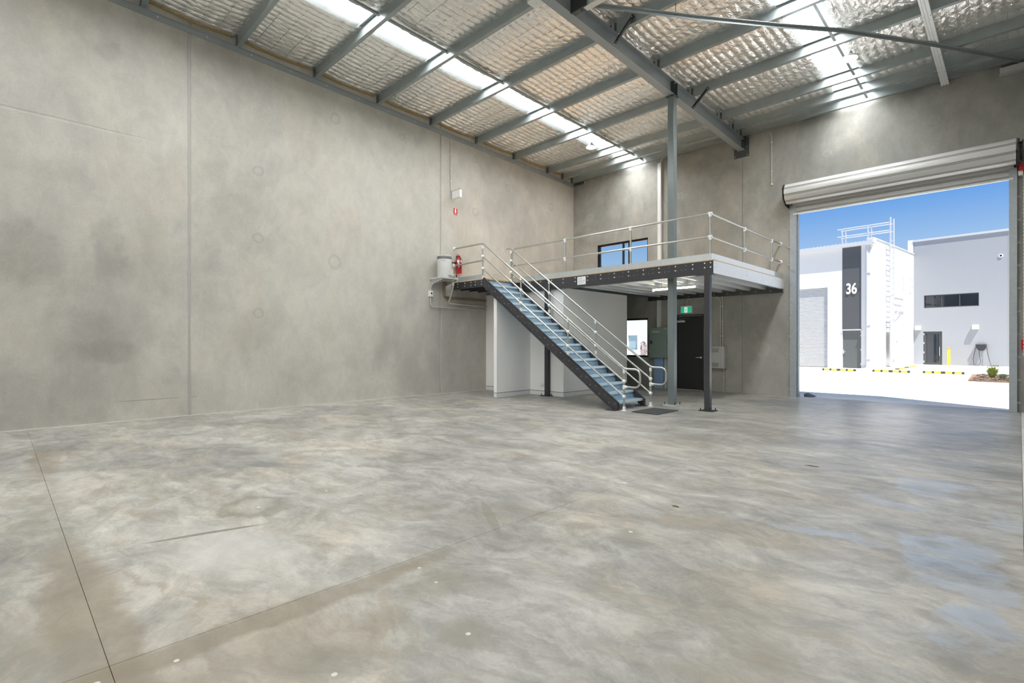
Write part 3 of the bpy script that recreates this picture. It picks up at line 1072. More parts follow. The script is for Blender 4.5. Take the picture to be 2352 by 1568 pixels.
# side beam facing the roller door (galvanised)
sbm = c_beam(MB(), (MXR, MY + 0.012, 0), (MXR, BW - 0.002, 0), 2.735, ZTOP - 0.002, (1, 0, 0)).build('side_beam', 'galv_bright', mz)
bolts('bolt', [(MXR, y, z) for y in (9.99, 11.65) for z in (2.93, 2.85)], (1, 0, 0), 0.010, 0.008, 'galv', sbm, 8)
# joists
for x in jx[1:]:
    if x < -8.05:
        break
    c_beam(MB(), (x, MY + 0.09, 0), (x, BW - 0.08, 0), 2.745, ZTOP - 0.008, (1, 0, 0), fl=0.065).build('joist', 'galv_bright', mz)
c_beam(MB(), (-4.68, MY + 0.09, 0), (-4.68, BW - 0.08, 0), 2.745, ZTOP - 0.008, (1, 0, 0), fl=0.065).build('joist', 'galv_bright', mz)
for k in range(3):
    yy = LY + 0.3 + k * 0.32
    c_beam(MB(), (LX0, yy, 0), (LX1 - 0.09, yy, 0), 2.80, ZTOP - 0.002, (0, -1, 0), fl=0.05).build('joist', 'black_paint', mz)
led = c_beam(MB(), (-8.1, BW - 0.08, 0), (MXR, BW - 0.08, 0), 2.645, 2.76, (0, -1, 0), fl=0.078).build('ledger', 'black_paint', mz)
bolts('bolt', [(x, BW - 0.08, 2.7) for x in np.arange(-7.9, -4.3, 0.37)], (0, -1, 0), 0.01, 0.01, 'bolt', led, 6)
# toe boards
for x0, x1 in ((-9.85, -6.21), (-6.205, MXR - 0.03)):
    MB().box((x0, MY + 0.012, ZTOP + 0.021), (x1, MY + 0.018, 3.128)).build('toe_board', 'galv', mz)
MB().box((MXR - 0.03, MY + 0.012, ZTOP + 0.021), (MXR - 0.024, BW - 0.6, 3.128)).build('toe_board', 'galv_bright', mz)
MB().box((MXR - 0.03, BW - 0.6, ZTOP + 0.021), (MXR - 0.024, BW - 0.03, 3.128)).build('toe_board', 'galv', mz)
MB().box((LX0 + 0.25, LY + 0.012, ZTOP + 0.021), (-9.8, LY + 0.018, 3.12)).build('toe_board', 'galv', mz)
MB().box((LX1 - 0.01, LY + 0.03, ZTOP + 0.021), (LX1 + 0.03, MY - 0.03, ZTOP + 0.027)).build('edge_strip', 'yellow_paint', mz)
# rating sign on the front beam
sg = MB().box((-7.623, MY - 0.004, 2.765), (-7.373, MY - 0.001, 2.957)).build('rating_sign', 'sign_white', mz, label='small white rating plate with grey print')
for k, (a, b_, z) in enumerate(((-7.6, -7.47, 2.925), (-7.6, -7.49, 2.90), (-7.6, -7.40, 2.865), (-7.6, -7.40, 2.845), (-7.6, -7.43, 2.82), (-7.6, -7.45, 2.795))):
    MB().box((a, MY - 0.006, z - 0.006), (b_, MY - 0.004, z + 0.003)).build('print_line', 'grey_plastic' if k != 2 else 'duct_galv', sg)

# mezzanine posts
def mezz_post(x, y, top, label, back=0.13):
    t_ = thing('mezzanine_post', (x, y, 0), label, 'post', 'mezzanine posts')
    MB().box((x - 0.055, y - 0.055, 0.015), (x + 0.055, y + 0.055, top)).build('shaft', 'charcoal_paint', t_, bevel=0.006)
    MB().box((x - 0.145, y - 0.13, 0), (x + 0.145, y + back, 0.015)).build('base_plate', 'black_paint', t_)
    for sx in (-0.11, 0.11):
        for sy in (-0.1, back - 0.03):
            MB().cyl((x + sx, y + sy, 0.014), (x + sx, y + sy, 0.06), 0.01, 6).build('anchor_bolt', 'black_paint', t_)


mezz_post(-4.41, 9.985, ZB, 'slim black post under the outer corner of the mezzanine')
mezz_post(-8.60, 9.948, ZB, 'slim black post against the white partition behind the stairs', 0.058)

# ------------------------------------------------------------------ staircase
NT, RISE, GO = 17, 0.1672, 0.2338
SX, SYL, SYR = -5.75, 8.75, 9.81
stc = thing('staircase', (-7.7, 9.28, 0), 'straight steel staircase with black stringers and blue-grey checker plate treads', 'staircase')
slope = RISE / GO
ca, sa = math.cos(math.atan(slope)), math.sin(math.atan(slope))
for y, s in ((SYL, 1), (SYR, -1)):
    # C-shaped stringer: outline in xz, web with flanges
    bot = [(-5.70, 0.012), (-5.70, 0.14)]
    pf = [(-5.70, 0.012), (-5.70, 0.155), (-9.72, 0.155 + slope * 4.02), (-9.745, ZTOP - 0.005), (-9.745, 2.80)]
    pf += [(-9.62, 2.735), (-9.62 + (2.735 - 0.012) / slope, 0.012)]
    MB().prism([(a, b) for a, b in pf], (0, y, 0), (0, y + s * 0.008, 0), (1, 0, 0), (0, 0, 1)).build('stringer', 'charcoal_paint', stc)
    # flanges turned outwards
    o_ = -s
    fm = MB()
    d = np.array((-ca, 0, sa))
    nrm = np.array((sa, 0, ca))
    # upper and lower flange
    fm.prism([(0, 0), (0, o_ * 0.012)], (0, 0, 0), (1, 0, 0), (0, 0, 1), (0, 1, 0)) if False else None
    up0, up1 = V3((-5.70, y, 0.155)), V3((-9.72, y, 0.155 + slope * 4.02))
    fm.prism([(0, 0), (0, -0.008), (o_ * -0.05, -0.008), (o_ * -0.05, 0)], up0, up1, (0, 1, 0), nrm)
    lo0, lo1 = V3((-9.62 + (2.735 - 0.012) / slope, y, 0.012)), V3((-9.62, y, 2.735))
    fm.prism([(0, 0), (0, 0.008), (o_ * 0.05, 0.008), (o_ * 0.05, 0)], lo0, lo1, (0, 1, 0), nrm)
    fm.prism([(0, 0), (0.008, 0), (0.008, o_ * -0.05), (0, o_ * -0.05)], (-5.708, y, 0.012), (-5.708, y, 0.15), (1, 0, 0), (0, 1, 0))
    fl = fm.build('stringer_flange', 'charcoal_paint', stc)
    # foot plate
    MB().box((-5.95, y - s * 0.09, 0), (-5.72, y + s * 0.02, 0.012)).build('foot_plate', 'black_paint', stc)
    MB().cyl((-5.9, y - s * 0.055, 0.012), (-5.9, y - s * 0.055, 0.05), 0.009, 6).build('anchor_bolt', 'black_paint', stc)
    if s == 1:
        pts = []
        for i in range(NT):
            pts.append((-5.912 - GO * i, y, 0.148 + RISE * i))
            pts.append((-5.912 - GO * i + 0.14, y, 0.148 + RISE * i - 0.012))
        bolts('bolt', pts, (0, -1, 0), 0.008, 0.010, 'galv', stc, 8)
# tread: flat plate with folded nosing and closed riser behind; copies share mesh data
tr_first = None
for i in range(NT):
    xn, z = SX - GO * i, RISE * (i + 1)
    if tr_first is None:
        y0, y1 = SYL + 0.01, SYR - 0.01
        pr = [(0, 0), (0, -0.042), (-0.006, -0.042), (-0.006, -0.006), (-0.232, -0.006), (-0.262, 0.118), (-0.257, 0.12), (-0.228, 0.0)]
        tr_first = MB().prism(pr, (xn, y0, z), (xn, y1, z), (1, 0, 0), (0, 0, 1)).build('tread', 'tread_steel', stc)
        nos = MB().prism([(0.003, 0.004), (0.003, -0.046), (0.0, -0.046), (0.0, 0.001), (-0.03, 0.001), (-0.03, 0.004)], (xn, y0, z), (xn, y1, z), (1, 0, 0), (0, 0, 1)).build('nosing', 'nosing_steel', tr_first)
        base = (xn, z)
    else:
        c = tr_first.copy()
        COL.objects.link(c)
        c.parent = stc
        c.location = Vector(tr_first.location) + Vector((xn - base[0], 0, z - base[1]))
        d = nos.copy()
        COL.objects.link(d)
        d.parent = c

# ------------------------------------------------------------------ rails
TR = 0.0215


def fitting(mb, p, ax, l=0.09, r=0.031):
    p, ax = V3(p), V3(ax)
    mb.cyl(p - ax * l / 2, p + ax * l / 2, r, 12)


def bend(p0, p1, p2, r, n=5):
    """round corner at p1 as quadratic curve"""
    p0, p1, p2 = V3(p0), V3(p1), V3(p2)
    a = p1 + (p0 - p1) / np.linalg.norm(p0 - p1) * r
    b = p1 + (p2 - p1) / np.linalg.norm(p2 - p1) * r
    return [(1 - t) ** 2 * a + 2 * t * (1 - t) * p1 + t * t * b for t in [k / n for k in range(n + 1)]]


def stair_rail(y, label, landing):
    t = thing('stair_handrail', (-5.61, y, 0), label, 'handrail')
    k_ = (3.90 - 0.835) / (9.82 - 5.63)
    xt, zt1 = -9.83, 3.925
    xb, zb = -5.60, 0.835
    path = []
    if landing:
        path.append((LW + 0.01, y, 3.935))
        path += bend((LW, y, 3.935), (xt, y, zt1), (xb, y, zb), 0.07)
    else:
        path += [(-10.0, y, 3.935)]
        path += bend((-10.0, y, 3.935), (xt - 0.03, y, zt1 + 0.01), (xb, y, zb), 0.06)
    path += bend((xt, y, zt1), (xb, y, zb), (-5.26, y, zb), 0.08)
    path += bend((xb, y, zb), (-5.255, y, zb), (-5.255, y, 0.475), 0.13, 7)
    path += bend((-5.255, y, zb), (-5.255, y, 0.475), (-5.6, y, 0.475), 0.13, 7)
    path.append((-5.6, y, 0.475))
    MB().tube(path, TR, 12).build('top_rail', 'galv_tube', t, smooth=True)
    fit = MB()
    for dz0, dz1 in ((3.60, 0.585), (3.287, 0.276)):
        MB().tube([(-9.85, y, dz0), (-5.61, y, dz1)], TR * 0.9, 12).build('slope_rail', 'galv_tube', t, smooth=True)
    if landing:
        MB().tube([(LW + 0.01, y, 3.47), (-9.82, y, 3.49)], TR, 12).build('landing_rail', 'galv_tube', t, smooth=True)
        for z in (3.935, 3.47):
            fg = MB().lathe((LW + 0.003, y, z), [(0.05, 0), (0.05, 0.01), (0.033, 0.014), (0.03, 0.05)], 14, 'x').build('wall_flange', 'galv_bright', t, smooth=True)
    posts = [(-9.845, ZTOP + 0.02, 3.86), (-8.475, None, None), (-7.043, None, None), (-5.615, 0.0, 0.82)]
    sl = (zt1 - zb) / (xt - xb)
    for x, z0, z1 in posts:
        if z0 is None:
            z1 = zb + sl * (x - xb) - 0.01
            z0 = 0.155 + slope * (-5.70 - x) - 0.03
        MB().cyl((x, y, z0), (x, y, z1), TR, 12).build('post', 'galv_tube', t, smooth=True)
        for zz, ll, rr in ((z1 - 0.03, 0.075, 0.029), (z0 + 0.045, 0.09, 0.030)):
            f2 = MB()
            fitting(f2, (x, y, zz), (0, 0, 1), ll, rr)
            f2.build('fitting', 'galv_bright', t, smooth=True)
        for a_, b_ in ((3.60, 0.585), (3.287, 0.276)):
            zz = a_ + (b_ - a_) * (x + 9.85) / (9.85 - 5.61)
            f2 = MB()
            fitting(f2, (x, y, zz), (0, 0, 1), 0.06, 0.029)
            f2.ball((x, y, zz), 0.042, 10, 6)
            f2.build('fitting', 'galv_bright', t, smooth=True)
    f2 = MB()
    fitting(f2, (-5.615, y, 0.475), (0, 0, 1), 0.08, 0.031)
    fitting(f2, (-5.57, y, 0.475), (1, 0, 0), 0.07, 0.029)
    f2.build('fitting', 'galv_bright', t, smooth=True)
    MB().lathe((-5.615, y, 0), [(0.06, 0), (0.06, 0.008), (0.034, 0.012), (0.033, 0.07)], 14).build('floor_flange', 'galv_bright', t, smooth=True)


stair_rail(8.835, 'looped galvanised tube stair rail whose top end meets the concrete side wall', True)
stair_rail(9.87, 'looped galvanised tube stair rail whose top end stops at the mezzanine guardrail', False)

gr = thing('mezzanine_guardrail', (-4.36, 9.95, ZTOP + 0.02), 'galvanised two-rail tube guardrail around the mezzanine edge', 'guardrail')
GX, GY = -4.355, 9.965
MB().tube([(-9.9, GY, 3.925)] + [tuple(p) for p in bend((-9.9, GY, 3.925), (GX, GY, 3.925), (GX, BW, 3.925), 0.05)] + [(GX, BW - 0.01, 3.895)], TR, 12).build('top_rail', 'galv_tube', gr, smooth=True)
MB().tube([(-9.9, GY, 3.465), (GX, GY, 3.465)], TR, 12).build('mid_rail', 'galv_tube', gr, smooth=True)
MB().tube([(GX, GY, 3.465), (GX, BW - 0.01, 3.435)], TR, 12).build('mid_rail', 'galv_tube', gr, smooth=True)
for x, y in ((-9.885, GY), (-8.033, GY), (-6.164, GY), (GX, GY), (GX, 11.754), (GX, 13.509)):
    MB().cyl((x, y, ZTOP + 0.022), (x, y, 3.92), TR, 12).build('post', 'galv_tube', gr, smooth=True)
    along = (1, 0, 0) if y == GY else (0, 1, 0)
    for z in (3.925, 3.465):
        f2 = MB()
        dz = 0 if y == GY else -0.03 * (y - GY) / (BW - GY)
        fitting(f2, (x, y, z + dz - 0.02), (0, 0, 1), 0.09, 0.029)
        fitting(f2, (x, y, z + dz), along, 0.075, 0.029)
        f2.build('fitting', 'galv_bright', gr, smooth=True)
for z in (3.895, 3.435):
    MB().lathe((GX, BW - 0.003, z), [(0.05, 0), (0.05, -0.01), (0.033, -0.014), (0.03, -0.05)], 14, 'y').build('wall_flange', 'galv_bright', gr, smooth=True)

# ------------------------------------------------------------------ partition under the mezzanine
pw = thing('wall_partition', (-9.0, 10.0, 0), 'white painted partition box under the mezzanine with dark shadow line above its skirting', 'wall', kind='structure')
SK = 0.115
PT = 2.70
parts = [((-9.36, 8.775, SK), (-9.25, 10.01, 2.47)), ((LW + 0.003, 10.01, SK), (-8.12, 10.1, 2.735)), ((-8.22, 10.1, SK), (-8.12, 12.93, 2.74))]
for a, b in parts:
    MB().box(a, b).build('wall_lining', 'partition_paint', pw)
    MB().box((a[0] + 0.006, a[1] + 0.006, SK - 0.012), (b[0] - 0.006, b[1] - 0.006, SK)).build('shadow_line', 'shadow_line', pw)
    MB().box((a[0], a[1], 0), (b[0], b[1], SK - 0.012)).build('skirting', 'skirting', pw)
o = thing('power_outlet', (-8.83, 9.99, 0.27), 'white double power outlet on the partition near the floor', 'power outlet')
MB().box((-8.885, 9.988, 0.235), (-8.775, 9.9995, 0.31)).build('plate', 'white_plastic', o, bevel=0.002)
for sx in (-0.027, 0.027):
    MB().box((-8.83 + sx - 0.008, 9.985, 0.285), (-8.83 + sx + 0.008, 9.988, 0.30)).build('switch', 'white_plastic', o)
    for dx in (-0.007, 0.007):
        MB().box((-8.83 + sx + dx - 0.0015, 9.9872, 0.25), (-8.83 + sx + dx + 0.0015, 9.988, 0.262)).build('slot', 'black_plastic', o)

# ------------------------------------------------------------------ rubber mat at the foot of the stairs
t = thing('rubber_mat', (-5.11, 9.17, 0), 'dark open-grid rubber mat on the floor at the foot of the stairs', 'mat')
mb = MB()
for i in range(19):
    x = -5.385 + 0.55 * i / 18
    mb.box((x - 0.006, 8.75, 0.001), (x + 0.006, 9.58, 0.014))
for j in range(28):
    y = 8.756 + 0.818 * j / 27
    mb.box((-5.385, y - 0.006, 0.001), (-4.835, y + 0.006, 0.013))
mb.build('grid', 'mat_rubber', t)
mb = MB()
for i in range(9):
    for y in (8.742, 9.588):
        mb.lathe((-5.36 + 0.5 * i / 8, y, 0.001), [(0.018, 0), (0.018, 0.013)], 8)
mb.build('edge_lugs', 'mat_rubber', t)

# ------------------------------------------------------------------ windows in the back wall
def window(name, o4, label, mullions, zsplit=None):
    x0, x1, z0, z1 = o4
    t = thing(name, ((x0 + x1) / 2, BW + 0.09, z0), label, 'window', kind='structure')
    ya, yb = BW + 0.06, BW + 0.12
    f = 0.055
    for nm, a, b in (('frame_bar', (x0, ya, z1 - f), (x1, yb, z1)), ('frame_bar', (x0, ya, z0), (x1, yb, z0 + f)), ('frame_bar', (x0, ya, z0 + f), (x0 + f, yb, z1 - f)), ('frame_bar', (x1 - f, ya, z0 + f), (x1, yb, z1 - f))):
        MB().box(a, b).build(nm, 'frame_black', t)
    edges = [x0 + f]
    for m_ in mullions:
        MB().box((m_ - 0.025, ya, z0 + f), (m_ + 0.025, yb, z1 - f)).build('mullion', 'frame_black', t)
        edges += [m_ - 0.025, m_ + 0.025]
    edges.append(x1 - f)
    for a, b in zip(edges[::2], edges[1::2]):
        MB().box((a, BW + 0.086, z0 + f), (b, BW + 0.092, z1 - f)).build('pane', 'clear_glass', t)
    # painted reveal lining
    MB().box((x0, BW - 0.004, z1 - 0.012), (x1, ya, z1)).build('head_lining', 'frame_black', t)
    for xx in (x0, x1 - 0.012):
        MB().box((xx, BW - 0.004, z0), (xx + 0.012, ya, z1 - 0.012)).build('side_lining', 'frame_black', t)


window('window_1', W1, 'wide black framed window above the mezzanine deck showing blue sky', [-9.08, -8.86])
window('window_2', W2, 'black framed window below the mezzanine showing a bright white building', [-9.1])

# ------------------------------------------------------------------ exit door
t = thing('door_1', (-6.8, BW, 0), 'solid black exit door with lever handle and overhead closer', 'door', kind='structure')
x0, x1, _, z1 = D1
f = 0.04
MB().box((x0, BW - 0.012, 0), (x0 + f, BW + 0.12, z1)).build('door_jamb', 'frame_black', t)
MB().box((x1 - f, BW - 0.012, 0), (x1, BW + 0.12, z1)).build('door_jamb', 'frame_black', t)
MB().box((x0 + f, BW - 0.012, z1 - f), (x1 - f, BW + 0.12, z1)).build('door_head', 'frame_black', t)
lf = MB().box((x0 + f + 0.003, BW + 0.02, 0.012), (x1 - f - 0.003, BW + 0.06, z1 - f - 0.003)).build('door_leaf', 'door_black', t)
MB().box((x0 + f, BW - 0.02, 0.0), (x1 - f, BW + 0.14, 0.01)).build('threshold', 'grout', t)
hx = -6.47
MB().lathe((hx, BW + 0.02, 0.94), [(0.028, 0), (0.028, -0.008), (0.02, -0.012)], 16, 'y').build('rose', 'satin_chrome', lf, smooth=True)
MB().tube([(hx, BW + 0.012, 0.94), (hx, BW - 0.035, 0.94), (hx - 0.015, BW - 0.045, 0.94), (hx - 0.12, BW - 0.045, 0.94)], 0.009, 8).build('lever', 'satin_chrome', lf, smooth=True)
MB().box((-7.175, BW - 0.03, 1.96), (-6.935, BW + 0.02, 2.02)).build('closer_body', 'satin_chrome', lf, bevel=0.004)
MB().tube([(-7.02, BW - 0.02, 2.03), (-7.11, BW - 0.025, 2.06), (-6.8, BW - 0.02, 2.07)], 0.006, 6).build('closer_arm', 'satin_chrome', lf)

# ------------------------------------------------------------------ roller door
rd = thing('door_2', (-2.06, BW - 0.1, 0), 'rolled-up pale grey steel roller door above the open bay', 'roller door', kind='structure')
DC = (BW - 0.29, 5.055)         # drum axis (y, z)
DRr = 0.245
X0, X1 = -4.12, -0.05
NS = 9
prof_slat = []
for k in range(NS):
    a0 = 2 * PI * k / NS
    da = 2 * PI / NS
    pr = []
    for fr_, rr in ((0.0, 0.88), (0.02, 0.88), (0.03, 1.0), (0.18, 1.0), (0.33, 1.0), (0.48, 1.0), (0.62, 1.0), (0.75, 1.0), (0.76, 0.88), (0.86, 0.88), (0.87, 0.985), (0.92, 0.985), (0.93, 0.88), (1.0, 0.88)):
        a = a0 + da * fr_
        pr.append((DRr * rr * math.cos(a), DRr * rr * math.sin(a)))
    inner = [(0.85 * DRr * math.cos(a0 + da * q), 0.85 * DRr * math.sin(a0 + da * q)) for q in (1.0, 0.75, 0.5, 0.25, 0.0)]
    MB().prism(pr + inner, (X0, DC[0], DC[1]), (X1, DC[0], DC[1]), (0, 1, 0), (0, 0, 1)).build('drum_slat', 'roller_slat', rd)
# hanging part of the curtain
zc = 5.12
yc = BW - 0.055
for k in range(4):
    z1_ = zc - 0.128 * k
    pr = [(0.016, 0), (-0.016, -0.003), (-0.016, -0.086), (0.016, -0.088), (0.016, -0.103), (-0.012, -0.105), (-0.012, -0.114), (0.016, -0.116), (0.016, -0.128), (0.024, -0.128), (0.024, 0)]
    MB().prism(pr, (D2[0] - 0.05, yc, z1_), (D2[1] + 0.05, yc, z1_), (0, 1, 0), (0, 0, 1)).build('curtain_slat', 'roller_slat', rd)
MB().box((D2[0] - 0.04, yc - 0.02, 4.575), (D2[1] + 0.04, yc + 0.02, 4.612)).build('bottom_rail', 'galv_bright', rd)
for (a, b) in ((-4.115, -3.965), (-0.15, -0.035)):
    g_ = MB().prism([(0, 0), (0.0, -0.07), (b - a, -0.07), (b - a, -0.062), (0.008, -0.062), (0.008, 0)], (a, BW - 0.002, 0.0), (a, BW - 0.002, 4.80), (1, 0, 0), (0, 1, 0)).build('guide', 'guide_galv', rd)
    outer = a if a < -2 else b
    s = -1 if a < -2 else 1
    for z in np.arange(0.18, 4.7, 0.45):
        MB().box((outer, BW - 0.016, z - 0.02), (outer + s * 0.05, BW - 0.004, z + 0.02)).build('fixing_lug', 'guide_galv', g_)
    MB().box((a if a < -2 else a, BW + 0.005, 0), (a + 0.03 if a > -2 else b + 0.02, BW + 0.12, 4.6)).build('guide_return', 'guide_galv', g_)
for x in (X0 - 0.035, X1 + 0.012):
    pl = MB().prism([(0.28, -0.30), (-0.02, -0.28), (-0.23, -0.12), (-0.26, 0.1), (-0.15, 0.22), (0.28, 0.24)], (x, DC[0], DC[1]), (x + 0.012, DC[0], DC[1]), (0, 1, 0), (0, 0, 1)).build('end_bracket', 'black_paint', rd)
    MB().cyl((x - 0.05, DC[0], DC[1]), (x + 0.07, DC[0], DC[1]), 0.03, 12).build('axle', 'black_paint', pl)
# lever and chain drive beyond the far guide
MB().lathe((X1 + 0.03, DC[0], DC[1]), [(0.24, 0), (0.24, 0.02), (0.17, 0.02), (0.17, 0.05), (0.2, 0.05), (0.2, 0.07)], 20, 'x').build('chain_wheel', 'black_paint', rd)
MB().box((-0.015, BW - 0.2, 4.70), (0.07, BW - 0.02, 4.83)).build('drive_cover', 'red_paint', rd)
MB().box((-0.02, BW - 0.15, 4.62), (0.05, BW - 0.03, 4.71)).build('drive_housing', 'white_plastic', rd, bevel=0.01)
t = thing('hand_chain', (0.06, BW - 0.12, 1.0), 'pale looped hand chain hanging beside the roller door guide', 'chain')
mb = MB()
z = 4.6
k = 0
while z > 1.1:
    mb.tube([(0.055 + (0.006 if k % 2 else 0), BW - 0.12 + 0.01 * math.cos(a), z + 0.022 * math.sin(a)) for a in np.linspace(0, 2 * PI, 9)], 0.004, 4)
    z -= 0.036
    k += 1
mb.build('links', 'galv_bright', t)
o = thing('door_switch', (0.03, BW - 0.02, 1.1), 'dark red push-button box on the wall beyond the roller door guide', 'switch box')
MB().box((0.02, BW - 0.05, 1.22), (0.1, BW - 0.001, 1.42)).build('case', 'red_paint', o, bevel=0.004)
MB().lathe((0.06, BW - 0.05, 1.32), [(0.02, 0), (0.02, -0.012)], 12, 'y').build('button', 'black_plastic', o)
t = MB().prism([(0, 0), (0.2, 0), (0, 0.08)], (-3.88, BW + 0.25, -0.01), (-3.88, BW + 0.6, -0.01), (1, 0, 0), (0, 0, 1)).build('ramp_wedge', 'mat_rubber', None, loc=(-3.88, BW + 0.4, 0), label='small black rubber wedge on the ground at the foot of the door guide', cat='ramp wedge')

# ------------------------------------------------------------------ switchboard, ducts, cabinet, conduits
t = thing('switchboard', (-7.7, BW, 0.9), 'dark green metal switchboard cabinet with white label beside the window', 'switchboard')
SF = 13.92
MB().box((-7.96, SF + 0.02, 0.91), (-7.38, BW - 0.002, 1.825)).build('case', 'board_green', t, bevel=0.006)
dr = MB().box((-7.955, SF, 0.92), (-7.385, SF + 0.02, 1.815)).build('cabinet_door', 'board_green', t, bevel=0.004)
MB().box((-7.86, SF - 0.003, 1.675), (-7.64, SF - 0.0005, 1.715)).build('label_plate', 'board_label', dr)
MB().box((-7.84, SF - 0.004, 1.69), (-7.66, SF - 0.003, 1.70)).build('print_line', 'grey_plastic', dr)
MB().box((-7.925, SF - 0.015, 1.33), (-7.87, SF, 1.42)).build('lock', 'black_plastic', dr, bevel=0.003)
MB().lathe((-7.897, SF - 0.015, 1.37), [(0.01, 0), (0.01, -0.006)], 10, 'y').build('key', 'satin_chrome', dr)
MB().box((-8.0, SF + 0.06, 1.07), (-7.962, SF + 0.1, 1.15)).build('side_catch', 'white_plastic', t)
MB().box((-7.47, SF - 0.002, 1.785), (-7.4, SF, 1.805)).build('maker_plate', 'board_label', dr)
o = MB().box((-7.79, BW - 0.105, 1.83), (-7.68, BW - 0.002, 2.645)).build('cable_duct', 'duct_white', None, loc=(-7.73, BW, 1.83), bevel=0.003, label='white vertical cable duct rising from the switchboard to the mezzanine', cat='cable duct')
o = thing('wall_duct', (-7.72, BW, ZTOP), 'tall white cable duct on the back wall from mezzanine deck to roof', 'cable duct')
MB().box((-7.77, BW - 0.1, ZTOP + 0.022), (-7.66, BW - 0.002, 6.78)).build('duct_cover', 'duct_white', o, bevel=0.003)
MB().tube([(-7.69, BW - 0.05, 6.78), (-7.68, BW - 0.05, 6.84), (-7.62, BW - 0.06, 6.9)], 0.018, 8).build('cable_tail', 'conduit_grey', o, smooth=True)
o = MB().box((-7.87, BW - 0.12, 0.0), (-7.575, BW - 0.002, 0.905)).build('lower_duct', 'duct_galv', None, loc=(-7.72, BW, 0), label='shiny blue-coated metal duct below the switchboard', cat='cable duct')
MB().box((-7.56, BW - 0.06, 0), (-7.50, BW - 0.002, 0.905)).build('floor_conduit', 'conduit_grey', None, loc=(-7.53, BW, 0), label='narrow grey conduit standing beside the shiny metal duct', cat='conduit')
# comms cabinet
t = thing('wall_cabinet', (-5.95, BW, 0.65), 'pale grey vented wall cabinet fed by twin conduits', 'cabinet')
CF = 14.0
MB().box((-6.2, CF, 0.655), (-5.73, BW - 0.002, 1.265)).build('case', 'grey_plastic', t, bevel=0.004)
cd = MB().box((-6.19, CF - 0.012, 0.665), (-5.83, CF, 1.255)).build('cabinet_door', 'grey_plastic', t, bevel=0.003)
for z in (0.70, 1.1):
    for k in range(9):
        MB().box((-6.11, CF - 0.0145, z + 0.013 * k), (-5.88, CF - 0.012, z + 0.013 * k + 0.006)).build('vent_slot', 'heater_band', cd)
for z in (0.8, 1.15):
    MB().cyl((-6.14, CF - 0.012, z), (-6.14, CF - 0.02, z), 0.01, 8).build('lock', 'satin_chrome', cd)
t = thing('twin_conduit', (-5.86, BW - 0.03, 1.26), 'pair of grey conduits curving from under the mezzanine down to the cabinet', 'conduit')
for x, zb_ in ((-5.888, 2.50), (-5.822, 2.56)):
    pts = [(x, BW - 0.03, 1.262), (x, BW - 0.03, zb_ - 0.12)] + [tuple(p) for p in arc((x - 0.15, BW - 0.03, zb_ - 0.0), 0.15, 0, PI / 2, 6, (1, 0, 0), (0, 0, 1))]
    pts += [(-6.6 if x > -5.85 else -6.9, BW - 0.03, pts[-1][2])]
    MB().tube(pts, 0.0135, 8).build('conduit', 'conduit_grey', t, smooth=True)
for z in (1.55, 1.95, 2.36):
    MB().box((-5.905, BW - 0.05, z - 0.015), (-5.805, BW - 0.002, z + 0.015)).build('saddle', 'conduit_grey', t)
o = thing('floor_riser_conduit', (-5.79, BW - 0.03, 0), 'single grey conduit running from the vented cabinet down to the floor', 'conduit')
MB().tube([(-5.79, BW - 0.03, 0.0), (-5.79, BW - 0.03, 0.653)], 0.0135, 8).build('pipe', 'conduit_grey', o, smooth=True)
MB().box((-5.81, BW - 0.05, 0.37), (-5.76, BW - 0.002, 0.39)).build('saddle', 'conduit_grey', o)
# conduit high on the wall by the rafter
o = thing('wall_conduit', (-4.56, BW - 0.02, 5.46), 'short pale conduit dropping down the wall between rafter and roller door', 'conduit')
MB().tube([(-4.62, BW - 0.02, 6.80), (-4.57, BW - 0.02, 6.76), (-4.56, BW - 0.02, 6.7), (-4.56, BW - 0.02, 5.5)], 0.011, 8).build('pipe', 'conduit_grey', o, smooth=True)
MB().lathe((-4.56, BW - 0.02, 5.44), [(0.012, 0), (0.03, 0.005), (0.03, 0.04), (0.012, 0.06)], 10).build('end_fitting', 'conduit_grey', o, smooth=True)
for z in (5.8, 6.55):
    MB().box((-4.59, BW - 0.035, z), (-4.53, BW - 0.002, z + 0.02)).build('saddle', 'conduit_grey', o)
# small black bracket in the roof corner and pale tray by the right wall
o = thing('corner_bracket', (-10.7, BW, 6.8), 'small dark slotted bracket in the roof corner above the wall joint', 'bracket')
MB().box((LW + 0.02, BW - 0.06, 6.80), (-10.55, BW - 0.002, 6.865)).build('plate', 'dark_steel', o)
MB().tube([(-10.56, BW - 0.05, 6.79), (-10.5, BW - 0.04, 6.87)], 0.008, 6).build('tie', 'bolt', o)
o = thing('roof_tray', (-0.1, BW - 0.06, 6.63), 'pale metal lipped tray high on the wall over the roller door end', 'tray')
MB().box((-0.28, BW - 0.10, 6.70), (0.4, BW - 0.01, 6.82)).build('tray_body', 'grey_plastic', o)
MB().box((-0.29, BW - 0.11, 6.655), (0.4, BW - 0.005, 6.70)).build('tray_lip', 'galv', o)
MB().box((-0.26, BW - 0.09, 6.82), (0.4, BW - 0.02, 6.86)).build('dark_slot', 'dark_steel', o)

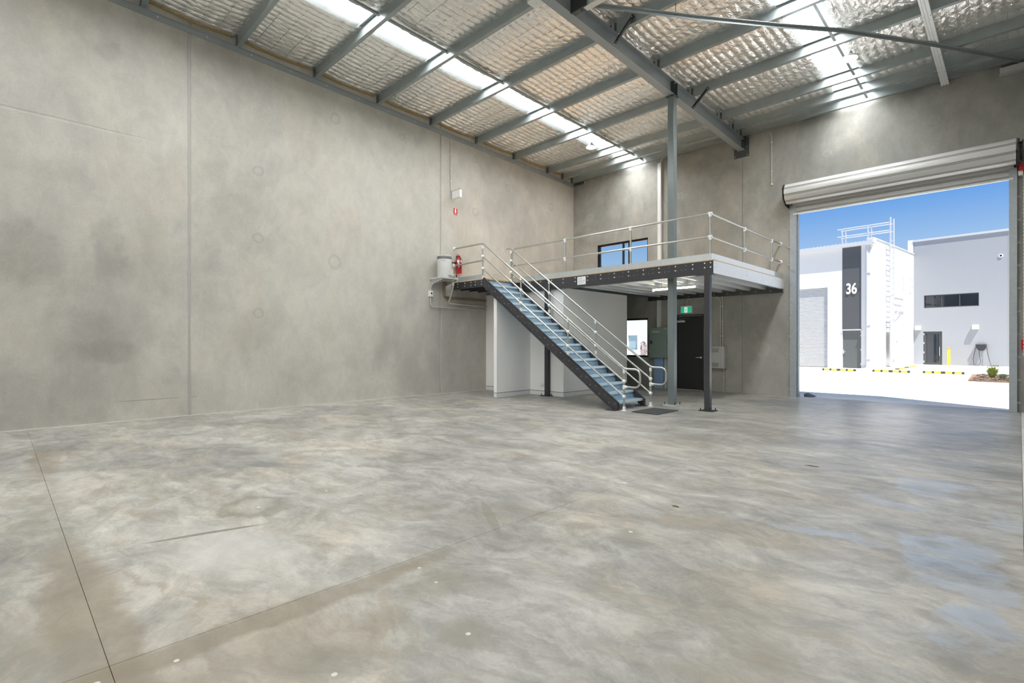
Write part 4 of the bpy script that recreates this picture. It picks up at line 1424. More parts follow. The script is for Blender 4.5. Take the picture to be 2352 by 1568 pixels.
# ------------------------------------------------------------------ emergency exit signs
o = thing('exit_sign', (-6.87, BW - 0.03, 2.2), 'green lit running-man exit sign above the black door', 'exit sign')
ex0, ex1, ez0, ez1 = -7.045, -6.71, 2.225, 2.435
MB().box((ex0, BW - 0.06, ez0), (ex1, BW - 0.005, ez1)).build('housing', 'white_plastic', o, bevel=0.004)
yf = BW - 0.061
fc = MB().box((ex0 + 0.012, yf - 0.003, ez0 + 0.012), (ex1 - 0.02, yf, ez1 - 0.03)).build('face', 'exit_green', o)
mx = -6.883
MB().box((mx - 0.045, yf - 0.005, ez0 + 0.018), (mx + 0.045, yf - 0.003, ez1 - 0.036)).build('doorway_symbol', 'exit_white', fc)
man = MB()
zc_ = (ez0 + ez1) / 2 - 0.01


def limb(p, q, w_):
    p, q = np.array(p), np.array(q)
    d = (q - p) / np.linalg.norm(q - p)
    n_ = np.array((-d[1], d[0])) * w_
    man.prism([tuple(p + n_), tuple(p - n_), tuple(q - n_), tuple(q + n_)], (mx, yf - 0.0065, zc_), (mx, yf - 0.005, zc_), (1, 0, 0), (0, 0, 1))


limb((0.004, 0.03), (-0.004, -0.012), 0.011)
limb((-0.002, -0.01), (0.02, -0.03), 0.006)
limb((0.02, -0.03), (0.015, -0.06), 0.006)
limb((-0.006, -0.01), (-0.018, -0.038), 0.006)
limb((-0.018, -0.038), (-0.04, -0.045), 0.006)
limb((0.006, 0.028), (-0.022, 0.015), 0.005)
limb((0.006, 0.028), (0.03, 0.008), 0.005)
man.lathe((mx + 0.012, yf - 0.005, zc_ + 0.047), [(0.011, 0), (0.011, -0.0015)], 10, 'y')
man.build('running_figure', 'exit_green', fc)
MB().tube([(-6.87, BW - 0.03, ez1), (-6.87, BW - 0.03, 2.56), (-6.84, BW - 0.03, 2.62), (-6.7, BW - 0.03, 2.64)], 0.009, 8).build('conduit', 'conduit_grey', o, smooth=True)
MB().lathe((-6.87, BW - 0.03, 2.535), [(0.014, 0), (0.014, 0.025)], 8).build('coupling', 'grey_plastic', o)

o = thing('emergency_light', (LW, 8.75, 5.27), 'white blade emergency sign on a bracket high on the side wall', 'emergency sign')
# blade stands out from the wall; bracket along the top
MB().box((LW + 0.005, 8.735, 5.475), (LW + 0.40, 8.765, 5.51)).build('bracket', 'conduit_grey', o)
MB().box((LW + 0.002, 8.72, 5.41), (LW + 0.02, 8.78, 5.51)).build('wall_fixing', 'grey_plastic', o)
bl = MB().box((LW + 0.05, 8.715, 5.265), (LW + 0.385, 8.785, 5.472)).build('blade', 'white_plastic', o, bevel=0.004)
MB().box((LW + 0.06, 8.712, 5.285), (LW + 0.37, 8.715, 5.445)).build('panel', 'sign_white', bl)
MB().tube([(LW + 0.02, 8.7, 5.5), (LW + 0.02, 8.69, 6.78)] + [tuple(p) for p in ((LW + 0.02, 8.68, 6.88), (LW + 0.03, 8.63, 6.94), (LW + 0.06, 8.58, 6.95))], 0.009, 8).build('conduit', 'conduit_grey', o, smooth=True)
for z in (5.75, 6.1, 6.5):
    MB().box((LW + 0.001, 8.67, z), (LW + 0.032, 8.72, z + 0.015)).build('saddle', 'white_plastic', o)

o = thing('extinguisher_sign', (LW, 8.88, 4.88), 'red location sign with white extinguisher symbol on the side wall', 'sign')
sx = LW + 0.004
MB().box((LW + 0.001, 8.80, 4.865), (LW + 0.003, 8.955, 5.065)).build('plate', 'sign_white', o)
MB().box((LW + 0.003, 8.806, 4.905), (LW + 0.004, 8.949, 5.058)).build('red_field', 'sign_red', o)
MB().box((LW + 0.003, 8.806, 4.871), (LW + 0.004, 8.949, 4.895)).build('red_caption', 'sign_red', o)
MB().prism([(-0.02, 0.045), (-0.026, 0.0), (-0.026, -0.055), (-0.015, -0.062), (0.015, -0.062), (0.026, -0.055), (0.026, 0.0), (0.02, 0.045), (0.01, 0.06), (-0.01, 0.06)], (sx, 8.878, 4.99), (sx + 0.001, 8.878, 4.99), (0, 1, 0), (0, 0, 1)).build('extinguisher_symbol', 'sign_white', o)

# ------------------------------------------------------------------ fire extinguisher
o = thing('fire_extinguisher', (LW + 0.1, 8.95, 3.25), 'red fire extinguisher hung on the side wall above the landing', 'extinguisher')
ec = (LW + 0.1, 8.93, 3.255)
MB().lathe(ec, [(0.05, 0), (0.074, 0.006), (0.076, 0.03), (0.076, 0.38), (0.07, 0.415), (0.05, 0.44), (0.024, 0.455), (0.024, 0.475)], 24).build('cylinder', 'red_paint', o, smooth=True)
MB().lathe((ec[0], ec[1], ec[2] + 0.15), [(0.0765, 0), (0.0772, 0.001), (0.0772, 0.21), (0.0765, 0.211)], 24).build('label_band', 'red_paint', o, smooth=True)
lb = MB()
for k, (a0, a1, z0, z1) in enumerate(((-1.5, 0.2, 0.30, 0.37), (-0.6, -0.25, 0.18, 0.28), (-1.05, -0.75, 0.16, 0.29))):
    n = 8
    vs = []
    for i in range(n + 1):
        a = a0 + (a1 - a0) * i / n
        for rr, z in ((0.0775, z0), (0.0775, z1)):
            vs.append((ec[0] + rr * math.cos(a), ec[1] + rr * math.sin(a), ec[2] + z))
    MB().add(vs, [(2 * i, 2 * i + 2, 2 * i + 3, 2 * i + 1) for i in range(n)]).build('label_print', 'sign_white', o)
MB().lathe((ec[0], ec[1], ec[2] + 0.475), [(0.02, 0), (0.026, 0.01), (0.026, 0.035), (0.015, 0.05)], 12).build('valve', 'brass', o, smooth=True)
MB().box((ec[0] - 0.01, ec[1] - 0.075, ec[2] + 0.505), (ec[0] + 0.01, ec[1] + 0.03, ec[2] + 0.52)).build('lever', 'red_paint', o)
MB().box((ec[0] - 0.01, ec[1] - 0.07, ec[2] + 0.47), (ec[0] + 0.01, ec[1] + 0.01, ec[2] + 0.482)).build('carry_handle', 'red_paint', o)
MB().tube([(ec[0] + 0.02, ec[1] - 0.02, ec[2] + 0.49), (ec[0] + 0.07, ec[1] - 0.04, ec[2] + 0.47), (ec[0] + 0.08, ec[1] - 0.035, ec[2] + 0.4), (ec[0] + 0.083, ec[1] - 0.03, ec[2] + 0.1), (ec[0] + 0.082, ec[1] - 0.03, ec[2] + 0.07)], 0.011, 8).build('hose', 'black_plastic', o, smooth=True)
MB().box((LW + 0.001, ec[1] - 0.03, ec[2] + 0.3), (LW + 0.03, ec[1] + 0.03, ec[2] + 0.5)).build('wall_hook', 'dark_steel', o)

# ------------------------------------------------------------------ water heater, shelf and pipes
o = thing('water_heater', (-10.74, 8.29, 3.05), 'pale grey cylindrical water heater with dark band on a wall shelf', 'water heater')
hc = (-10.74, 8.29, 3.06)
MB().lathe(hc, [(0.17, 0), (0.188, 0.01), (0.19, 0.03), (0.19, 0.55), (0.185, 0.56)], 32).build('tank', 'heater_grey', o, smooth=True)
MB().lathe((hc[0], hc[1], hc[2] + 0.488), [(0.191, 0), (0.1925, 0.002), (0.1925, 0.068), (0.191, 0.07)], 32).build('dark_band', 'heater_band', o, smooth=True)
MB().lathe((hc[0], hc[1], hc[2] + 0.56), [(0.193, 0), (0.195, 0.006), (0.18, 0.022), (0.1, 0.03), (0.01, 0.031)], 32).build('lid', 'heater_grey', o, smooth=True)
for a, z in ((-0.95, 0.47), (-0.6, 0.46), (-0.95, 0.085)):
    d = np.array((math.cos(a), math.sin(a), 0))
    p = V3(hc) + d * 0.186 + np.array((0, 0, z))
    MB().cyl(p, p + d * 0.02, 0.022, 12, 0.018).build('plug_cap', 'heater_grey', o, smooth=True)
a = 0.1
MB().box((hc[0] + 0.13, hc[1] + 0.03, hc[2] + 0.02), (hc[0] + 0.22, hc[1] + 0.13, hc[2] + 0.22)).build('terminal_cover', 'heater_grey', o, bevel=0.006)
MB().tube([(hc[0] + 0.1, hc[1] + 0.16, hc[2] + 0.42), (hc[0] + 0.14, hc[1] + 0.24, hc[2] + 0.42)], 0.016, 8).build('valve', 'black_plastic', o)
MB().lathe((hc[0] + 0.15, hc[1] + 0.25, hc[2] + 0.39), [(0.03, 0), (0.035, 0.01), (0.035, 0.04), (0.02, 0.05)], 12).build('valve_knob', 'black_plastic', o, smooth=True)
MB().tube([(hc[0] + 0.14, hc[1] + 0.24, hc[2] + 0.4), (hc[0] + 0.16, hc[1] + 0.24, hc[2] + 0.3), (hc[0] + 0.13, hc[1] + 0.22, hc[2] + 0.25), (hc[0] + 0.15, hc[1] + 0.23, hc[2] + 0.12)], 0.009, 8).build('pipe_tail', 'copper', o, smooth=True)
MB().lathe((hc[0] + 0.18, hc[1] + 0.24, hc[2] + 0.03), [(0.02, 0), (0.03, 0.01), (0.03, 0.06), (0.02, 0.07)], 10).build('drain_valve', 'black_plastic', o, smooth=True)
o = thing('heater_shelf', (-10.76, 8.29, 2.98), 'pale metal shelf on brackets carrying the water heater', 'shelf')
MB().box((LW + 0.005, 8.02, 3.02), (-10.5, 8.57, 3.06)).build('tray', 'grey_plastic', o, bevel=0.004)
for y in (8.06, 8.53):
    MB().prism([(0, 0.0), (0.48, 0.0), (0.48, -0.025), (0.03, -0.13), (0, -0.13)], (LW + 0.003, y - 0.01, 3.02), (LW + 0.003, y + 0.01, 3.02), (1, 0, 0), (0, 0, 1)).build('bracket', 'galv', o)
o = thing('isolator_switch', (LW + 0.03, 8.02, 2.6), 'small white isolator box with black knob and conduit below the heater', 'switch box')
MB().box((LW + 0.002, 7.965, 2.575), (LW + 0.07, 8.075, 2.73)).build('box', 'white_plastic', o, bevel=0.005)
MB().lathe((LW + 0.07, 8.02, 2.66), [(0.022, 0), (0.022, 0.012), (0.018, 0.02)], 14, 'x').build('knob', 'black_plastic', o, smooth=True)
xp = LW + 0.03
MB().tube([(xp, 8.02, 2.575), (xp, 8.02, 2.42), (xp, 8.03, 2.35), (xp, 8.06, 2.315), (xp, 8.12, 2.305), (xp, 9.995, 2.30)], 0.0135, 8).build('lower_conduit', 'conduit_grey', o, smooth=True)
MB().tube([(xp, 8.02, 2.73), (xp, 8.04, 2.85), (xp + 0.05, 8.08, 2.93), (xp + 0.25, 8.25, 2.99), (xp + 0.45, 8.42, 2.99), (xp + 0.53, 8.43, 3.02), (xp + 0.53, 8.43, 3.12), (hc[0] + 0.1, 8.16, 3.15)], 0.0135, 8).build('flexible_conduit', 'conduit_grey', o, smooth=True)
for y in (8.6, 9.2, 9.7):
    MB().box((LW + 0.001, y - 0.01, 2.28), (LW + 0.048, y + 0.01, 2.325)).build('saddle', 'conduit_grey', o)
o = thing('drain_pipe', (LW + 0.1, 8.6, 2.4), 'cream plastic drain pipe dropping from the heater shelf and along the wall', 'pipe')
MB().tube([(-10.68, 8.52, 3.02), (-10.68, 8.53, 2.86), (-10.7, 8.54, 2.82), (-10.9, 8.60, 2.55), (-10.95, 8.60, 2.48), (-10.96, 8.62, 2.43), (-10.96, 8.68, 2.42), (-10.96, 9.995, 2.41)], 0.021, 10).build('pipe', 'conduit_grey', o, smooth=True)
MB().lathe((-10.68, 8.53, 2.88), [(0.03, 0), (0.03, 0.1)], 12).build('coupling', 'white_plastic', o, smooth=True)
MB().box((LW + 0.001, 9.6, 2.38), (-10.935, 9.62, 2.44)).build('saddle', 'grey_plastic', o)
for k, (ya, za, yb) in enumerate(((8.44, 2.60, 2.98), (8.50, 2.555, 2.98))):
    o = MB().tube([(LW + 0.03, ya, 3.01), (LW + 0.03, ya, za + 0.04), (LW + 0.03, ya + 0.01, za + 0.012), (LW + 0.03, ya + 0.04, za), (LW + 0.03, 9.995, za)], 0.011, 8).build('copper_pipe', 'copper', None, loc=(LW + 0.03, ya, za), smooth=True, label=('upper', 'lower')[k] + ' of two copper pipes running from the heater along the side wall', cat='pipe', group='copper heater pipes')

# ------------------------------------------------------------------ luminaires
o = thing('batten_light', (-5.77, 11.23, 2.62), 'lit slim LED batten under the mezzanine joists', 'light')
MB().box((-6.33, 11.20, 2.66), (-5.21, 11.27, 2.69)).build('spine', 'white_paint', o)
MB().prism([(-0.026, 0.018), (-0.026, -0.008), (-0.015, -0.02), (0.015, -0.02), (0.026, -0.008), (0.026, 0.018)], (-6.31, 11.235, 2.643), (-5.23, 11.235, 2.643), (0, 1, 0), (0, 0, 1)).build('diffuser', 'tube_glow', o)
for x in (-6.325, -5.225):
    MB().box((x - 0.01, 11.2, 2.6), (x + 0.01, 11.27, 2.665)).build('end_cap', 'white_plastic', o)
for x in (-6.1, -5.45):
    MB().cyl((x, 11.235, 2.69), (x, 11.235, ZTOP), 0.006, 6).build('suspension', 'galv', o)


def high_bay(x, y, z, label):
    t_ = thing('high_bay_light', (x, y, z), label, 'light')
    MB().lathe((x, y, z), [(0.125, 0.0), (0.14, 0.006), (0.14, 0.02), (0.125, 0.03), (0.075, 0.045), (0.07, 0.075), (0.045, 0.085), (0.045, 0.12), (0.012, 0.13)], 28).build('housing', 'rafter_paint', t_, smooth=True)
    for k in range(12):
        a_ = 2 * PI * k / 12
        c_, s_ = math.cos(a_), math.sin(a_)
        MB().prism([(0.045, 0.03), (0.12, 0.028), (0.07, 0.075), (0.045, 0.085)], V3((x, y, z)) + np.array((-s_, c_, 0)) * 0.002, V3((x, y, z)) - np.array((-s_, c_, 0)) * 0.002, (c_, s_, 0), (0, 0, 1)).build('cooling_fin', 'rafter_paint', t_)
    MB().lathe((x, y, z), [(0.05, -0.022), (0.11, -0.016), (0.132, -0.004), (0.128, 0.003)], 28).build('lens', 'bay_glow', t_, smooth=True)
    zp = zt(y) - PD
    MB().tube([(x, y, z + 0.13), (x, y, zp + 0.0)], 0.004, 6).build('hanger', 'galv', t_)
    MB().tube([(x + 0.02 * math.cos(a_), y, z + 0.145 + 0.02 * math.sin(a_)) for a_ in np.linspace(0, 2 * PI, 10)], 0.004, 5).build('hook', 'dark_steel', t_)


high_bay(-8.106, 11.16, 6.57, 'round high-bay light hanging below the rooflight nearer the extinguisher wall')
high_bay(-2.245, 11.16, 6.634, 'round high-bay light hanging below the rooflight nearer the roller door')
o = thing('roof_sensor', (-5.73, 6.345, 7.03), 'white square sensor box fixed under a purlin beside the rafter', 'sensor')
sq = [(0.12 * math.copysign(abs(math.cos(a)) ** 0.35, math.cos(a)), 0.12 * math.copysign(abs(math.sin(a)) ** 0.35, math.sin(a))) for a in np.linspace(0, 2 * PI, 25)[:-1]]
MB().prism(sq, (-5.73, 6.345, 7.035), (-5.73, 6.345, 7.125), (1, 0, 0), (0, 1, 0)).build('case', 'white_plastic', o, smooth=True)
MB().cyl((-5.73, 6.345, 7.035), (-5.73, 6.345, 7.028), 0.008, 8).build('indicator', 'exit_green', o)

# ------------------------------------------------------------------ litter on the floor
def litter(name, x, y, pts, label):
    vs = [(x + a, y + b, c) for a, b, c in pts]
    n_ = len(vs)
    vs += [(a, b, c + 0.002) for a, b, c in vs]
    fs_ = [tuple(range(n_ - 1, -1, -1)), tuple(range(n_, 2 * n_))] + [(i, (i + 1) % n_, n_ + (i + 1) % n_, n_ + i) for i in range(n_)]
    MB().add(vs, fs_).build(name, 'leaf_litter', None, loc=(x, y, 0), label=label, cat='leaf')


litter('dry_leaf', -2.02, 3.95, [(-0.03, 0, 0.0005), (-0.01, 0.015, 0.006), (0.02, 0.012, 0.004), (0.035, 0, 0.0005), (0.015, -0.012, 0.003), (-0.012, -0.012, 0.001)], 'small dark dry leaf lying on the open floor')
litter('dry_leaf', -1.62, 6.3, [(-0.07, -0.01, 0.0005), (-0.02, 0.012, 0.006), (0.06, 0.02, 0.004), (0.07, 0.01, 0.0005), (0.01, -0.006, 0.004)], 'thin brown twig-like leaf lying by the floor joint')

# ================================================================== OUTSIDE
OX, OY = -5.51, 32.78
AA = math.radians(5.7)
EX = Matrix(((math.cos(AA), math.sin(AA), 0, OX), (-math.sin(AA), math.cos(AA), 0, OY), (0, 0, 1, 0), (0, 0, 0, 1)))


def ew(x, y, z):
    v = EX @ Vector((x, y, z))
    return (v.x, v.y, v.z)


def EMB():
    return MB(EX)


dv = MB().box((-70, BW + TH, -0.2), (45, 90, -0.012)).build('driveway', 'driveway_concrete', label='bright sunlit concrete driveway outside the roller door', cat='driveway', kind='structure')
MB().prism([(-1.28, 24.38), (-0.2, 17.48), (0.6, 14.6), (20, 14.6), (20, 24.38)], (0, 0, -0.012), (0, 0, -0.004), (1, 0, 0), (0, 1, 0)).build('slab_panel', 'concrete_strip', dv)
fp = EMB().box((-0.4, -2.35, -0.012), (14, 7.86, 0.03)).build('footpath', 'driveway_concrete', label='pale raised footpath slab in front of the grey building', cat='footpath', kind='structure')

# ---- building 36
b1 = thing('white_warehouse', ew(0, 0, 0), 'white warehouse with dark panel numbered 36, roller shutter and roof ladder', 'building')
H1 = 6.95
hs = [(-7.8, -2.18, 0.0, 4.52), (-1.44, -0.56, 0.0, 2.05), (-16.05, -15.2, 0.89, 1.96)]
xsb = [-30, -16.05, -15.2, -7.8, -2.18, -1.44, -0.56, 0.0]
m_ = EMB()
wall_grid(m_, xsb, [0, 0.89, 1.96, 2.05, 4.52, 6.72], hs, 0.0, 0.35)
m_.build('front_wall', 'render_white', b1)
EMB().box((-0.35, 0.35, 0), (0.0, 16, 6.95)).build('side_wall', 'render_white', b1)
EMB().box((-0.3, -0.03, 6.72), (0.03, 0.36, 6.98)).build('parapet_end', 'render_white', b1)
EMB().box((-0.33, 0.35, 6.93), (0.04, 7.86, 6.985)).build('parapet_cap', 'alu_white', b1)
EMB().box((-30, 0.3, 6.7), (-0.3, 16, 6.78)).build('roof', 'alu_white', b1)
# gutter and roof sheet ends
EMB().prism([(0, 0), (-0.22, 0), (-0.22, 0.2), (-0.2, 0.2), (-0.2, 0.02), (0, 0.02)], (-30, 0.0, 6.6), (0.0, 0.0, 6.6), (0, 1, 0), (0, 0, 1)).build('gutter', 'alu_white', b1)
for k in range(26):
    x = -0.45 - 0.19 * k
    EMB().prism([(-0.05, 0), (-0.03, 0.04), (0.03, 0.04), (0.05, 0)], (x, -0.14, 6.8), (x, 2.0, 6.86), (1, 0, 0), (0, 0, 1)).build('roof_rib', 'alu_white', b1)
EMB().box((-30, -0.13, 6.78), (-0.35, 2.0, 6.805)).build('roof_edge', 'alu_white', b1)
EMB().box((-1.45, -0.012, 2.12), (-0.56, 0.0, 6.6)).build('dark_panel', 'strip_dark', b1)
EMB().box((-1.47, -0.05, 2.055), (-0.53, 0.02, 2.115)).build('door_canopy', 'alu_white', b1)
dd = EMB().box((-1.43, 0.04, 0.0), (-0.57, 0.09, 2.04)).build('side_door', 'door_grey', b1)
EMB().box((-1.42, -0.02, 0.86), (-1.28, 0.04, 0.89)).build('handle', 'satin_chrome', dd)
EMB().box((-1.43, 0.02, 0.76), (-1.37, 0.04, 0.99)).build('lock_plate', 'satin_chrome', dd)
for z in (0.18, 0.95, 1.72, 1.92):
    EMB().box((-0.60, 0.02, z), (-0.57, 0.04, z + 0.09)).build('hinge', 'satin_chrome', dd)
# number 36
me = text_mesh('36', 0.80, 0.012, 0.018, 0.66)
me.materials.clear()
me.materials.append(MATS['sign_white'])
nb = bpy.data.objects.new('house_number', me)
COL.objects.link(nb)
nb.parent = b1
nb.matrix_basis = Matrix.Translation(Vector(ew(-1.01, -0.03, 4.30)) - Vector(ew(0, 0, 0))) @ Matrix.Rotation(-AA, 4, 'Z') @ Matrix.Rotation(PI / 2, 4, 'X')
nb['label'] = 'white numerals 36'
# roller shutter
for k in range(58):
    z = 0.02 + k * 0.078
    EMB().prism([(0.05, 0), (0.0, 0.015), (0.0, 0.058), (0.05, 0.074)], (-7.75, 0.09, z), (-2.2, 0.09, z), (0, 1, 0), (0, 0, 1)).build('shutter_slat', 'shutter_white', b1)
EMB().box((-2.24, 0.06, 0), (-2.18, 0.09, 4.5)).build('shutter_guide', 'alu_white', b1)
EMB().box((-7.8, 0.32, 0), (-2.18, 0.34, 4.52)).build('shutter_back', 'shutter_white', b1)
# downpipe
dp = EMB().cyl((-0.25, -0.09, 0.12), (-0.25, -0.09, 6.62), 0.075, 14).build('downpipe', 'alu_white', b1, smooth=True)
EMB().tube([(-0.25, -0.09, 0.14), (-0.25, -0.10, 0.07), (-0.25, -0.2, 0.04)], 0.075, 12).build('outlet', 'alu_white', dp, smooth=True)
for z in (0.5, 2.3, 5.1):
    EMB().box((-0.34, -0.18, z), (-0.13, 0.0, z + 0.025)).build('pipe_clip', 'alu_white', dp)
# window seen through the lower window
EMB().box((-16.05, 0.08, 0.89), (-15.2, 0.12, 1.96)).build('window_pane', 'pale_glass', b1)
EMB().box((-16.08, -0.01, 0.84), (-15.17, 0.1, 0.89)).build('window_sill', 'alu_white', b1)
# ladder on the side wall
ld = thing('roof_ladder', ew(0.3, 2.45, 0), 'white aluminium access ladder with guard gate on the warehouse side wall', 'ladder')
for y in (2.18, 2.78):
    EMB().box((0.18, y - 0.03, 0.1), (0.24, y + 0.03, 8.35)).build('stile', 'alu_white', ld)
for k in range(24):
    z = 0.4 + 0.29 * k
    EMB().cyl((0.21, 2.18, z), (0.21, 2.78, z), 0.016, 8).build('rung', 'alu_white', ld)
for z in (2.6, 4.0, 5.5, 6.7):
    EMB().box((0.0, 2.12, z), (0.24, 2.2, z + 0.05)).build('wall_bracket', 'alu_white', ld)
    EMB().box((0.0, 2.76, z), (0.24, 2.84, z + 0.05)).build('wall_bracket', 'alu_white', ld)
EMB().box((0.25, 2.05, 0.45), (0.29, 2.9, 2.5)).build('guard_gate', 'white_paint', ld)
EMB().box((0.29, 2.85, 1.35), (0.32, 3.0, 1.5)).build('padlock', 'satin_chrome', ld)
pf_ = [(0.5, 3.4), (0.5, 5.4)]
EMB().box((0.47, 3.3, 4.28), (0.53, 5.4, 4.35)).build('gate_bottom_rail', 'alu_white', ld)
for x, y in ((0.5, 3.4), (0.5, 5.35), (0.5, 5.0)):
    EMB().box((x - 0.025, y - 0.025, 4.3), (x + 0.025, y + 0.025, 5.15)).build('platform_post', 'alu_white', ld)
for z in (4.7, 5.1):
    EMB().box((0.48, 3.4, z), (0.52, 5.35, z + 0.04)).build('platform_rail', 'alu_white', ld)
EMB().tube([(0.3, 3.0, 3.0), (0.5, 5.0, 4.3)], 0.03, 6).build('platform_strut', 'alu_white', ld)
# roof walkway rail
wr_ = thing('roof_guardrail', ew(-1, 2.4, 6.9), 'white double-rail guardrail standing on the warehouse roof edge', 'guardrail')
for yy in (2.18, 2.78):
    for z in (7.63, 8.07):
        EMB().cyl((-2.4, yy, z), (0.2, yy, z), 0.028, 8).build('rail', 'alu_white', wr_, smooth=True)
    for x in (-2.15, -0.85):
        EMB().box((x - 0.03, yy - 0.03, 6.85), (x + 0.03, yy + 0.03, 8.09)).build('post', 'alu_white', wr_)
# ---- grey building
b2 = thing('grey_building', ew(4, 7.87, 0), 'light grey rendered building with long dark window and glazed door', 'building')
YF = 7.87
H2 = 7.7
m_ = EMB()
wall_grid(m_, [0.0, 0.48, 0.51, 1.39, 3.06, 12.0], [0, 2.07, 3.53, 4.31, H2], [(0.51, 3.06, 3.53, 4.31), (0.48, 1.39, 0, 2.07)], YF, YF + 0.3)
m_.build('front_wall', 'render_grey', b2)
EMB().box((-0.02, YF - 0.05, H2), (12.0, YF + 0.35, H2 + 0.12)).build('parapet_cap', 'alu_white', b2)
EMB().box((-0.3, YF - 0.02, 6.5), (-0.02, YF + 5, H2 + 0.14)).build('party_wall', 'render_white', b2)
EMB().box((0.0, YF + 0.3, 0), (12, YF + 12, 7.3)).build('building_mass', 'render_grey', b2)
EMB().box((4.31, YF - 0.01, 0), (4.33, YF, H2)).build('panel_joint', 'conduit_grey', b2)
wn = EMB().box((0.55, YF + 0.12, 3.57), (3.02, YF + 0.14, 4.27)).build('window_glass', 'dark_glass', b2)
for a, b in (((0.51, 3.53), (3.06, 3.58)), ((0.51, 4.26), (3.06, 4.31)), ((0.51, 3.58), (0.55, 4.26)), ((3.02, 3.58), (3.06, 4.26)), ((1.355, 3.58), (1.4, 4.26)), ((2.18, 3.58), (2.225, 4.26))):
    EMB().box((a[0], YF + 0.02, a[1]), (b[0], YF + 0.12, b[1])).build('window_bar', 'window_frame_grey', b2)
gd = EMB().box((0.6, YF + 0.1, 0.12), (1.27, YF + 0.12, 1.95)).build('door_glass', 'dark_glass', b2)
for a, b in (((0.48, 0.0), (0.62, 2.07)), ((1.25, 0.0), (1.39, 2.07)), ((0.62, 1.93), (1.25, 2.07)), ((0.62, 0.0), (1.25, 0.14))):
    EMB().box((a[0], YF + 0.04, a[1]), (b[0], YF + 0.1, b[1])).build('door_bar', 'window_frame_grey', b2)
EMB().tube([(1.28, YF + 0.04, 0.58), (1.28, YF - 0.04, 0.6), (1.28, YF - 0.04, 1.1), (1.28, YF + 0.04, 1.12)], 0.018, 8).build('pull_handle', 'satin_chrome', b2, smooth=True)
for z in (0.15, 0.72, 1.3, 1.85):
    EMB().box((0.49, YF + 0.02, z), (0.53, YF + 0.04, z + 0.12)).build('door_hinge', 'satin_chrome', b2)
EMB().lathe((3.99, YF, 6.33), [(0.10, 0), (0.10, -0.03), (0.055, -0.03)], 16, 'y').build('vent_ring', 'white_plastic', b2)
EMB().lathe((3.99, YF - 0.031, 6.33), [(0.056, 0), (0.056, -0.004)], 16, 'y').build('vent_hole', 'black_plastic', b2)
for k, (x, lab) in enumerate(((0.235, 'white box wall light on the grey building between corner and glazed door'), (2.92, 'white box wall light on the grey building above the charger'))):
    o = thing('wall_light', ew(x, YF, 2.2), lab, 'wall light', 'outdoor wall lights')
    EMB().prism([(0, 0), (-0.16, 0), (-0.16, 0.12), (-0.11, 0.26), (0, 0.26)], (x - 0.14, YF - 0.001, 2.17), (x + 0.14, YF - 0.001, 2.17), (0, 1, 0), (0, 0, 1)).build('housing', 'white_paint', o)
    EMB().box((x - 0.12, YF - 0.15, 2.163), (x + 0.12, YF - 0.02, 2.17)).build('lens', 'grey_plastic', o)
# charger
o = thing('car_charger', ew(3.15, YF, 1.0), 'black half-round wall charger with looped cables', 'charger')
EMB().prism([(-0.24, 0.19), (-0.22, 0.02), (-0.12, -0.14), (0.0, -0.19), (0.12, -0.14), (0.2, 0.0), (0.23, 0.19)], (3.17, YF - 0.16, 1.09), (3.17, YF - 0.001, 1.09), (1, 0, 0), (0, 0, 1)).build('case', 'stop_black', o)
EMB().lathe((3.1, YF - 0.16, 1.02), [(0.03, 0), (0.03, -0.01)], 10, 'y').build('socket', 'black_plastic', o)
EMB().tube([(3.08, YF - 0.1, 0.92), (3.1, YF - 0.12, 0.6), (3.16, YF - 0.15, 0.3), (3.1, YF - 0.16, 0.1), (2.98, YF - 0.16, 0.05), (2.86, YF - 0.15, 0.14), (2.82, YF - 0.12, 0.4), (2.86, YF - 0.09, 0.7), (2.94, YF - 0.08, 1.12)], 0.014, 6).build('cable', 'cable_black', o, smooth=True)
EMB().tube([(3.40, YF - 0.08, 1.15), (3.45, YF - 0.1, 0.75), (3.52, YF - 0.15, 0.4), (3.62, YF - 0.25, 0.06), (3.45, YF - 0.35, 0.045), (3.7, YF - 0.3, 0.05), (3.9, YF - 0.3, 0.05)], 0.014, 6).build('cable', 'cable_black', o, smooth=True)
EMB().tube([(3.68, YF - 0.3, 0.06), (3.95, YF - 0.3, 0.055)], 0.025, 8).build('plug', 'cable_black', o)
# bollard
o = thing('bollard', ew(1.8, 7.3, 0.03), 'yellow steel bollard with red band beside the glazed door', 'bollard')
EMB().lathe((1.8, 7.3, 0.03), [(0.075, 0), (0.075, 0.97), (0.075, 0.975)], 18).build('tube', 'bollard_yellow', o, smooth=True)
EMB().lathe((1.8, 7.3, 1.0), [(0.0765, 0), (0.0765, 0.045)], 18).build('red_band', 'bollard_red', o, smooth=True)
EMB().lathe((1.8, 7.3, 1.045), [(0.076, 0), (0.07, 0.012), (0.03, 0.02)], 18).build('cap', 'bollard_yellow', o, smooth=True)


# wheel stops and hump strips
def striped_bar(name, p, d, L, w_, h_, ns, label, cat, group):
    o_ = thing(name, p, label, cat, group)
    d = V3(d)
    d /= np.linalg.norm(d)
    s_ = np.array((-d[1], d[0], 0))
    edges_ = np.cumsum([0] + ns)
    edges_ = edges_ / edges_[-1] * L - L / 2
    for k in range(len(ns)):
        a, b = V3(p) + d * edges_[k], V3(p) + d * edges_[k + 1]
        MB().prism([(-w_ / 2, 0), (w_ / 2, 0), (w_ * 0.28, h_), (-w_ * 0.28, h_)], a, b, s_, (0, 0, 1)).build('yellow_segment' if k % 2 else 'black_segment', 'stop_yellow' if k % 2 else 'stop_black', o_)


